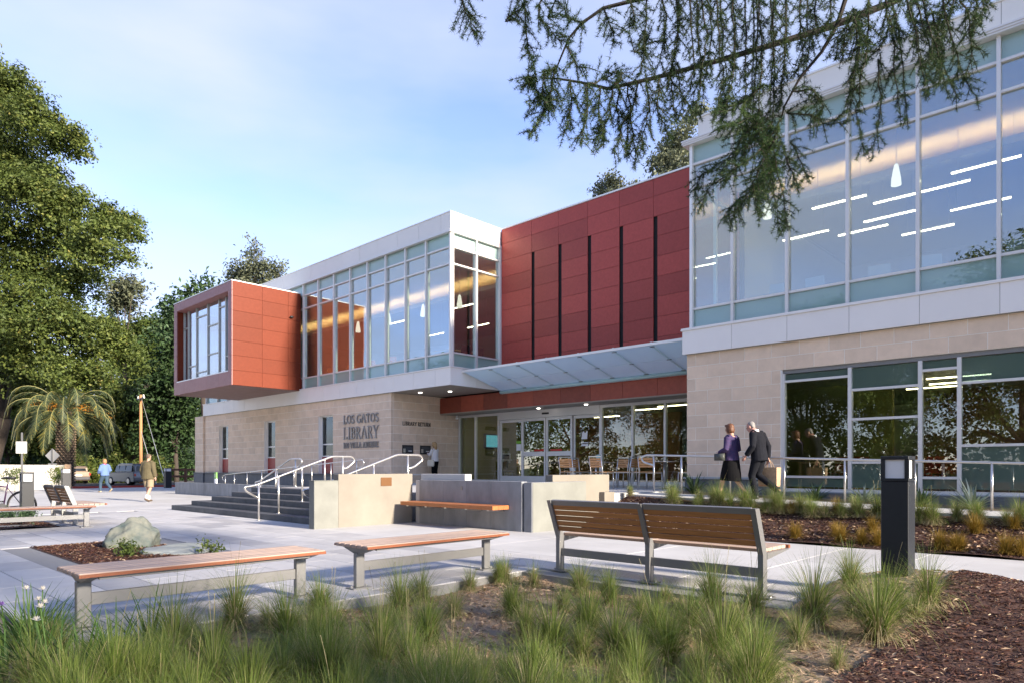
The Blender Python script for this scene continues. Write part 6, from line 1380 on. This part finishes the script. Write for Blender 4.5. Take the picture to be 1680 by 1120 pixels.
# --- mulch chips and leaf litter (real little pieces, joined)
def chips(name, n, x0, x1, y0, y1, zf, lm, size, label, asp=.3, cat='mulch', lim=None):
    x = RG.uniform(x0, x1, n); y = RG.uniform(y0, y1, n)
    if lim is not None: k = lim(x, y); x, y = x[k], y[k]
    n = len(x); z = np.array([zf(a, b_) for a, b_ in zip(x, y)]) + RG.uniform(.004, .016, n); N = unit(n)*.45 + np.array([0, 0, 1]); N /= np.linalg.norm(N, axis=1, keepdims=True)
    o = quads(name, leaf_quads(np.stack([x, y, z], 1), N, size, asp, .6), lm, None, RG.uniform(0, 1, n)); return tag(o, label, cat, kind='stuff')
mz = lambda x, y: bed_z(x, y) + .02
chips('mulch_chips', 42000, 7.25, 11.5, -13.5, -7.2, mz, L_chip, .021, 'dark red shredded bark mulch beside the path', .28)
iz = lambda x, y: -0.005 + 0.05*math.sin(math.pi*(x+3.95)/4.27)*math.sin(math.pi*(y+12.75)/1.55)
chips('mulch_chips', 9000, -3.93, .30, -12.73, -11.22, iz, L_chip, .024, 'brown bark mulch around the boulders', .3)
chips('mulch_chips', 6000, -12.0, -7.77, -14.0, -11.42, lambda x, y: 0.04*math.sin(x*3)*math.sin(y*3), L_chip, .024, 'brown bark mulch under the bicycle', .3)
chips('mulch_chips', 16000, .05, 10.5, -4.18, -2.5, bank_z, L_chip, .026, 'brown bark mulch on the planted bank', .3)
chips('leaf_litter', 2600, .3, 10, -4.15, -2.7, bank_z, L_litter, .030, 'pale dry leaves scattered over the planted bank', .5, 'leaf litter')
chips('leaf_litter', 9000, 3.25, 7.6, -13.5, -7.25, bed_z, L_litter, .026, 'dry fallen leaves on the soil between the grasses', .5, 'leaf litter', lim=lambda x, y: (x > 6.35) | (y < -9.42))
chips('straw_litter', 22000, 3.25, 7.4, -13.8, -9.4, bed_z, L_litter, .05, 'dry straw lying over the soil of the grass bed', .035, 'straw')
# ================================================================== CEDAR (overhanging branches)
ced = thing('cedar_tree', 'cedar with drooping needle-covered branches hanging in front of the library', 'tree', (15.0, -12.6, -.3))
cb_ = Vector(ced.location); twig = MB(); ROS = []
def rosettes(pts, step=.021, s0=1.0):
    """needle rosettes along a twig"""
    for i in range(len(pts) - 1):
        a, c = pts[i], pts[i+1]; L_ = (c - a).length; n = max(1, int(L_/step))
        for k in range(n): ROS.append((*(a.lerp(c, (k + RG.uniform(0, 1))/n)), *((c - a).normalized()), s0*RG.uniform(.75, 1.2)))
def twigline(pts, r0, r1): twig.tube([p - cb_ for p in pts], [r0 + (r1-r0)*i/(len(pts)-1) for i in range(len(pts))], 5)
def spray(pxs, d, dens=1.0, sub=1.0, r0=.007):
    """a drooping branchlet given as its outline in the photograph at depth d, with side twigs"""
    pts = [P(x, y, d + .12*math.sin(i*1.7 + x)) for i, (x, y) in enumerate(pxs)]
    fine = []
    for i in range(len(pts) - 1):
        for k in range(4): fine.append(pts[i].lerp(pts[i+1], k/4) + Vector(tuple(RG.normal(0, .006, 3))))
    fine.append(pts[-1]); twigline(fine, r0, .0018); rosettes(fine, .017/dens)
    tot = len(fine)
    for i in range(tot - 1):
        for _r in range(3 if RG.uniform() < .5*sub else 2):
            p = fine[i]; dr = (fine[i+1] - p).normalized(); sdir = Vector(tuple(RG.normal(size=3))); sdir = (sdir - dr*sdir.dot(dr)).normalized()
            ln = RG.uniform(.06, .24)*(1 - .5*i/tot); q = [p]; v = (dr*.65 + sdir*.8 + Vector((0, 0, -.12))).normalized()
            for k in range(3): q.append(q[-1] + v*ln/3); v = (v + Vector((0, 0, -.20))).normalized()
            twigline(q, .003, .0012); rosettes(q, .017/dens)
LB = {1: [(1473, 0), (1394, 32), (1358, 46), (1258, 77), (1162, 105), (1068, 130), (997, 146), (954, 136), (918, 130), (888, 128)], 2: [(1190, -30), (1047, 0), (990, 14), (954, 39), (933, 64), (920, 95), (911, 118)], 3: [(1420, -60), (1387, 0), (1373, 43), (1348, 86), (1312, 129), (1287, 175), (1280, 200)]}
for k, rr in ((1, .030), (2, .017), (3, .020)):
    d = (5.6, 5.3, 5.2)[k-1]; pts = [P(x, y, d + .05*i) for i, (x, y) in enumerate(LB[k])]
    far = [Vector((15.0, -12.6, 8.2 + k*.5)), Vector((12.0, -11.8, 7.8 + .3*k))] if k != 2 else [Vector((15, -12.6, 9.4)), Vector((11, -11.2, 8.2))]
    ptsx = far + pts; twigline(ptsx, rr*1.35, .005); rosettes(pts, .05)
S = [([(858,-25),(862,40),(866,80),(878,112),(868,140)],5.3), ([(893,-25),(882,25),(905,55),(925,72)],5.3), ([(828,35),(845,22),(862,8)],5.3), ([(753,-30),(762,15),(772,40),(781,58)],5.2), ([(911,118),(902,150),(897,175),(880,205),(868,228)],5.3), ([(897,170),(885,160),(862,168)],5.3), ([(880,128),(868,133),(860,140)],5.3), ([(900,30),(920,-20)],5.3), ([(990,14),(1003,45),(1010,75)],5.3), ([(1030,-10),(1040,25),(1036,48)],5.3), ([(954,39),(935,30),(915,0)],5.3), ([(930,75),(945,110),(962,112)],5.3), ([(911,110),(895,120),(888,150),(902,180)],5.3),
     ([(935,132),(938,170),(930,200),(924,222)],5.5), ([(960,138),(965,180),(957,215),(954,238)],5.5), ([(985,144),(982,185),(990,220),(991,244)],5.5), ([(1003,146),(1000,190),(985,215),(972,236)],5.5), ([(1015,143),(1012,190),(1018,225),(1004,254)],5.5), ([(1030,140),(1035,200),(1042,240),(1040,275)],5.5), ([(1048,135),(1030,210),(1028,262)],5.5), ([(1060,132),(1065,180),(1055,225),(1050,250)],5.5), ([(1080,127),(1078,175),(1090,205),(1098,228)],5.5), ([(1100,122),(1105,170),(1112,205)],5.5), ([(965,140),(1005,122),(1015,117)],5.5), ([(1010,140),(1020,128),(1018,116)],5.5),
     ([(1062,-20),(1058,50),(1055,90),(1050,125)],5.4), ([(1040,88),(1056,75),(1066,60)],5.4), ([(1085,-20),(1092,40),(1085,90),(1070,130)],5.4), ([(1110,-20),(1112,50),(1105,100),(1095,150)],5.4), ([(1130,-20),(1135,60),(1140,120),(1120,175)],5.4), ([(1150,-10),(1160,60),(1150,130),(1140,200)],5.4), ([(1175,-20),(1178,60),(1185,130),(1175,190)],5.4), ([(1200,-20),(1205,70),(1200,140),(1180,215)],5.4), ([(1222,-20),(1225,80),(1222,160),(1205,230)],5.4), ([(1245,-20),(1250,80),(1245,160),(1240,235)],5.3), ([(1268,-10),(1270,90),(1268,170),(1262,250)],5.3), ([(1288,-20),(1290,60),(1285,120),(1278,190)],5.3), ([(1315,-20),(1312,40),(1318,90),(1300,130)],5.3), ([(1340,-20),(1338,40),(1330,80)],5.3),
     ([(1280,195),(1268,240),(1278,290),(1288,340),(1292,378)],5.2), ([(1272,215),(1240,255),(1190,290),(1160,310),(1150,343)],5.2), ([(1262,285),(1232,320),(1210,340),(1197,366)],5.2), ([(1290,185),(1330,190),(1358,205),(1388,204)],5.2), ([(1285,250),(1300,285),(1312,318)],5.2), ([(1250,210),(1225,240),(1205,280),(1190,300)],5.2), ([(1268,230),(1250,285),(1247,330)],5.2), ([(1240,190),(1210,205),(1170,215)],5.2), ([(1300,150),(1335,150),(1350,175),(1340,200)],5.2), ([(1240,150),(1200,180),(1165,185)],5.2), ([(1255,260),(1235,300),(1240,350)],5.2),
     ([(1365,-10),(1362,30),(1350,60)],5.2), ([(1400,30),(1410,80),(1400,130),(1390,200)],5.1), ([(1425,-10),(1425,60),(1415,120),(1405,180),(1419,256)],5.1), ([(1440,100),(1445,180),(1432,262)],5.1), ([(1450,-10),(1465,60),(1470,130),(1478,208)],5.1), ([(1485,-10),(1500,50),(1510,110),(1520,164)],5.0), ([(1510,-10),(1530,60),(1550,120),(1575,165)],5.0), ([(1545,-10),(1560,60),(1575,110),(1606,180)],5.0), ([(1575,-10),(1590,40),(1595,90),(1580,140)],5.0), ([(1600,-20),(1602,20),(1595,60)],5.0), ([(1530,20),(1545,80),(1540,130)],5.0), ([(1470,20),(1450,70),(1425,100)],5.1), ([(1415,20),(1385,60),(1380,100)],5.1), ([(1560,-10),(1540,40),(1530,90)],5.0)]
for (pl_, d) in S: spray(pl_, d)
for (pl_, d) in S:
    mxp = sum(q[0] for q in pl_)/len(pl_)
    if 1090 < mxp < 1330 or (mxp > 1390 and RG.uniform() < .4):
        ox, oy = RG.uniform(-14, 14), RG.uniform(-22, 8); spray([(x + ox, y + oy) for (x, y) in pl_], d + RG.uniform(.1, .5), sub=.8)
twig.build('branch', mat('cedar_bark', (.035, .027, .022), .9, var=.3, vscale=20), ced)
A = np.array(ROS); nn_ = 11; n = len(A); C = np.repeat(A[:, :3] - np.array(cb_), nn_, 0); ax = np.repeat(A[:, 3:6], nn_, 0); sz = np.repeat(A[:, 6:7], nn_, 0)
dv = unit(n*nn_); dv = dv + ax*.55; dv /= np.linalg.norm(dv, axis=1, keepdims=True); sd = np.cross(dv, unit(n*nn_)); sd /= np.linalg.norm(sd, axis=1, keepdims=True) + 1e-9
L_ = .040*sz*RG.uniform(.7, 1.15, (n*nn_, 1)); wv = sd*.0019
o = quads('needles', np.stack([C - wv, C + wv, C + dv*L_], 1), L_cedar, ced, np.clip(np.repeat(RG.uniform(0, .8, n), nn_) + RG.normal(0, .1, n*nn_), 0, 1)); o['kind'] = 'stuff'
print('cedar rosettes', n)
b = MB(); limb(b, (0, 0, 0), (.1, .1, 17), .42, .10, n=8)
cbl = []
for i in range(26):
    z = 3.8 + i*.5; a = i*2.4; r = 4.9*(1 - (z - 3)/17)**.7 + .3
    e = V3((math.cos(a)*r, math.sin(a)*r, z - .4)); limb(b, (0, 0, z), e, .10, .02, .2); 
    for t_ in (.45, .78): cbl.append((e.x*t_, e.y*t_, z - .25, r*.30, r*.30, .40))
b.build('trunk', M_bark, ced, True)
Q, rn = crown_q(cbl, 12000, .075, 10, 2.6, .35, .1); quads('crown', Q, L_cedar, ced, rn)
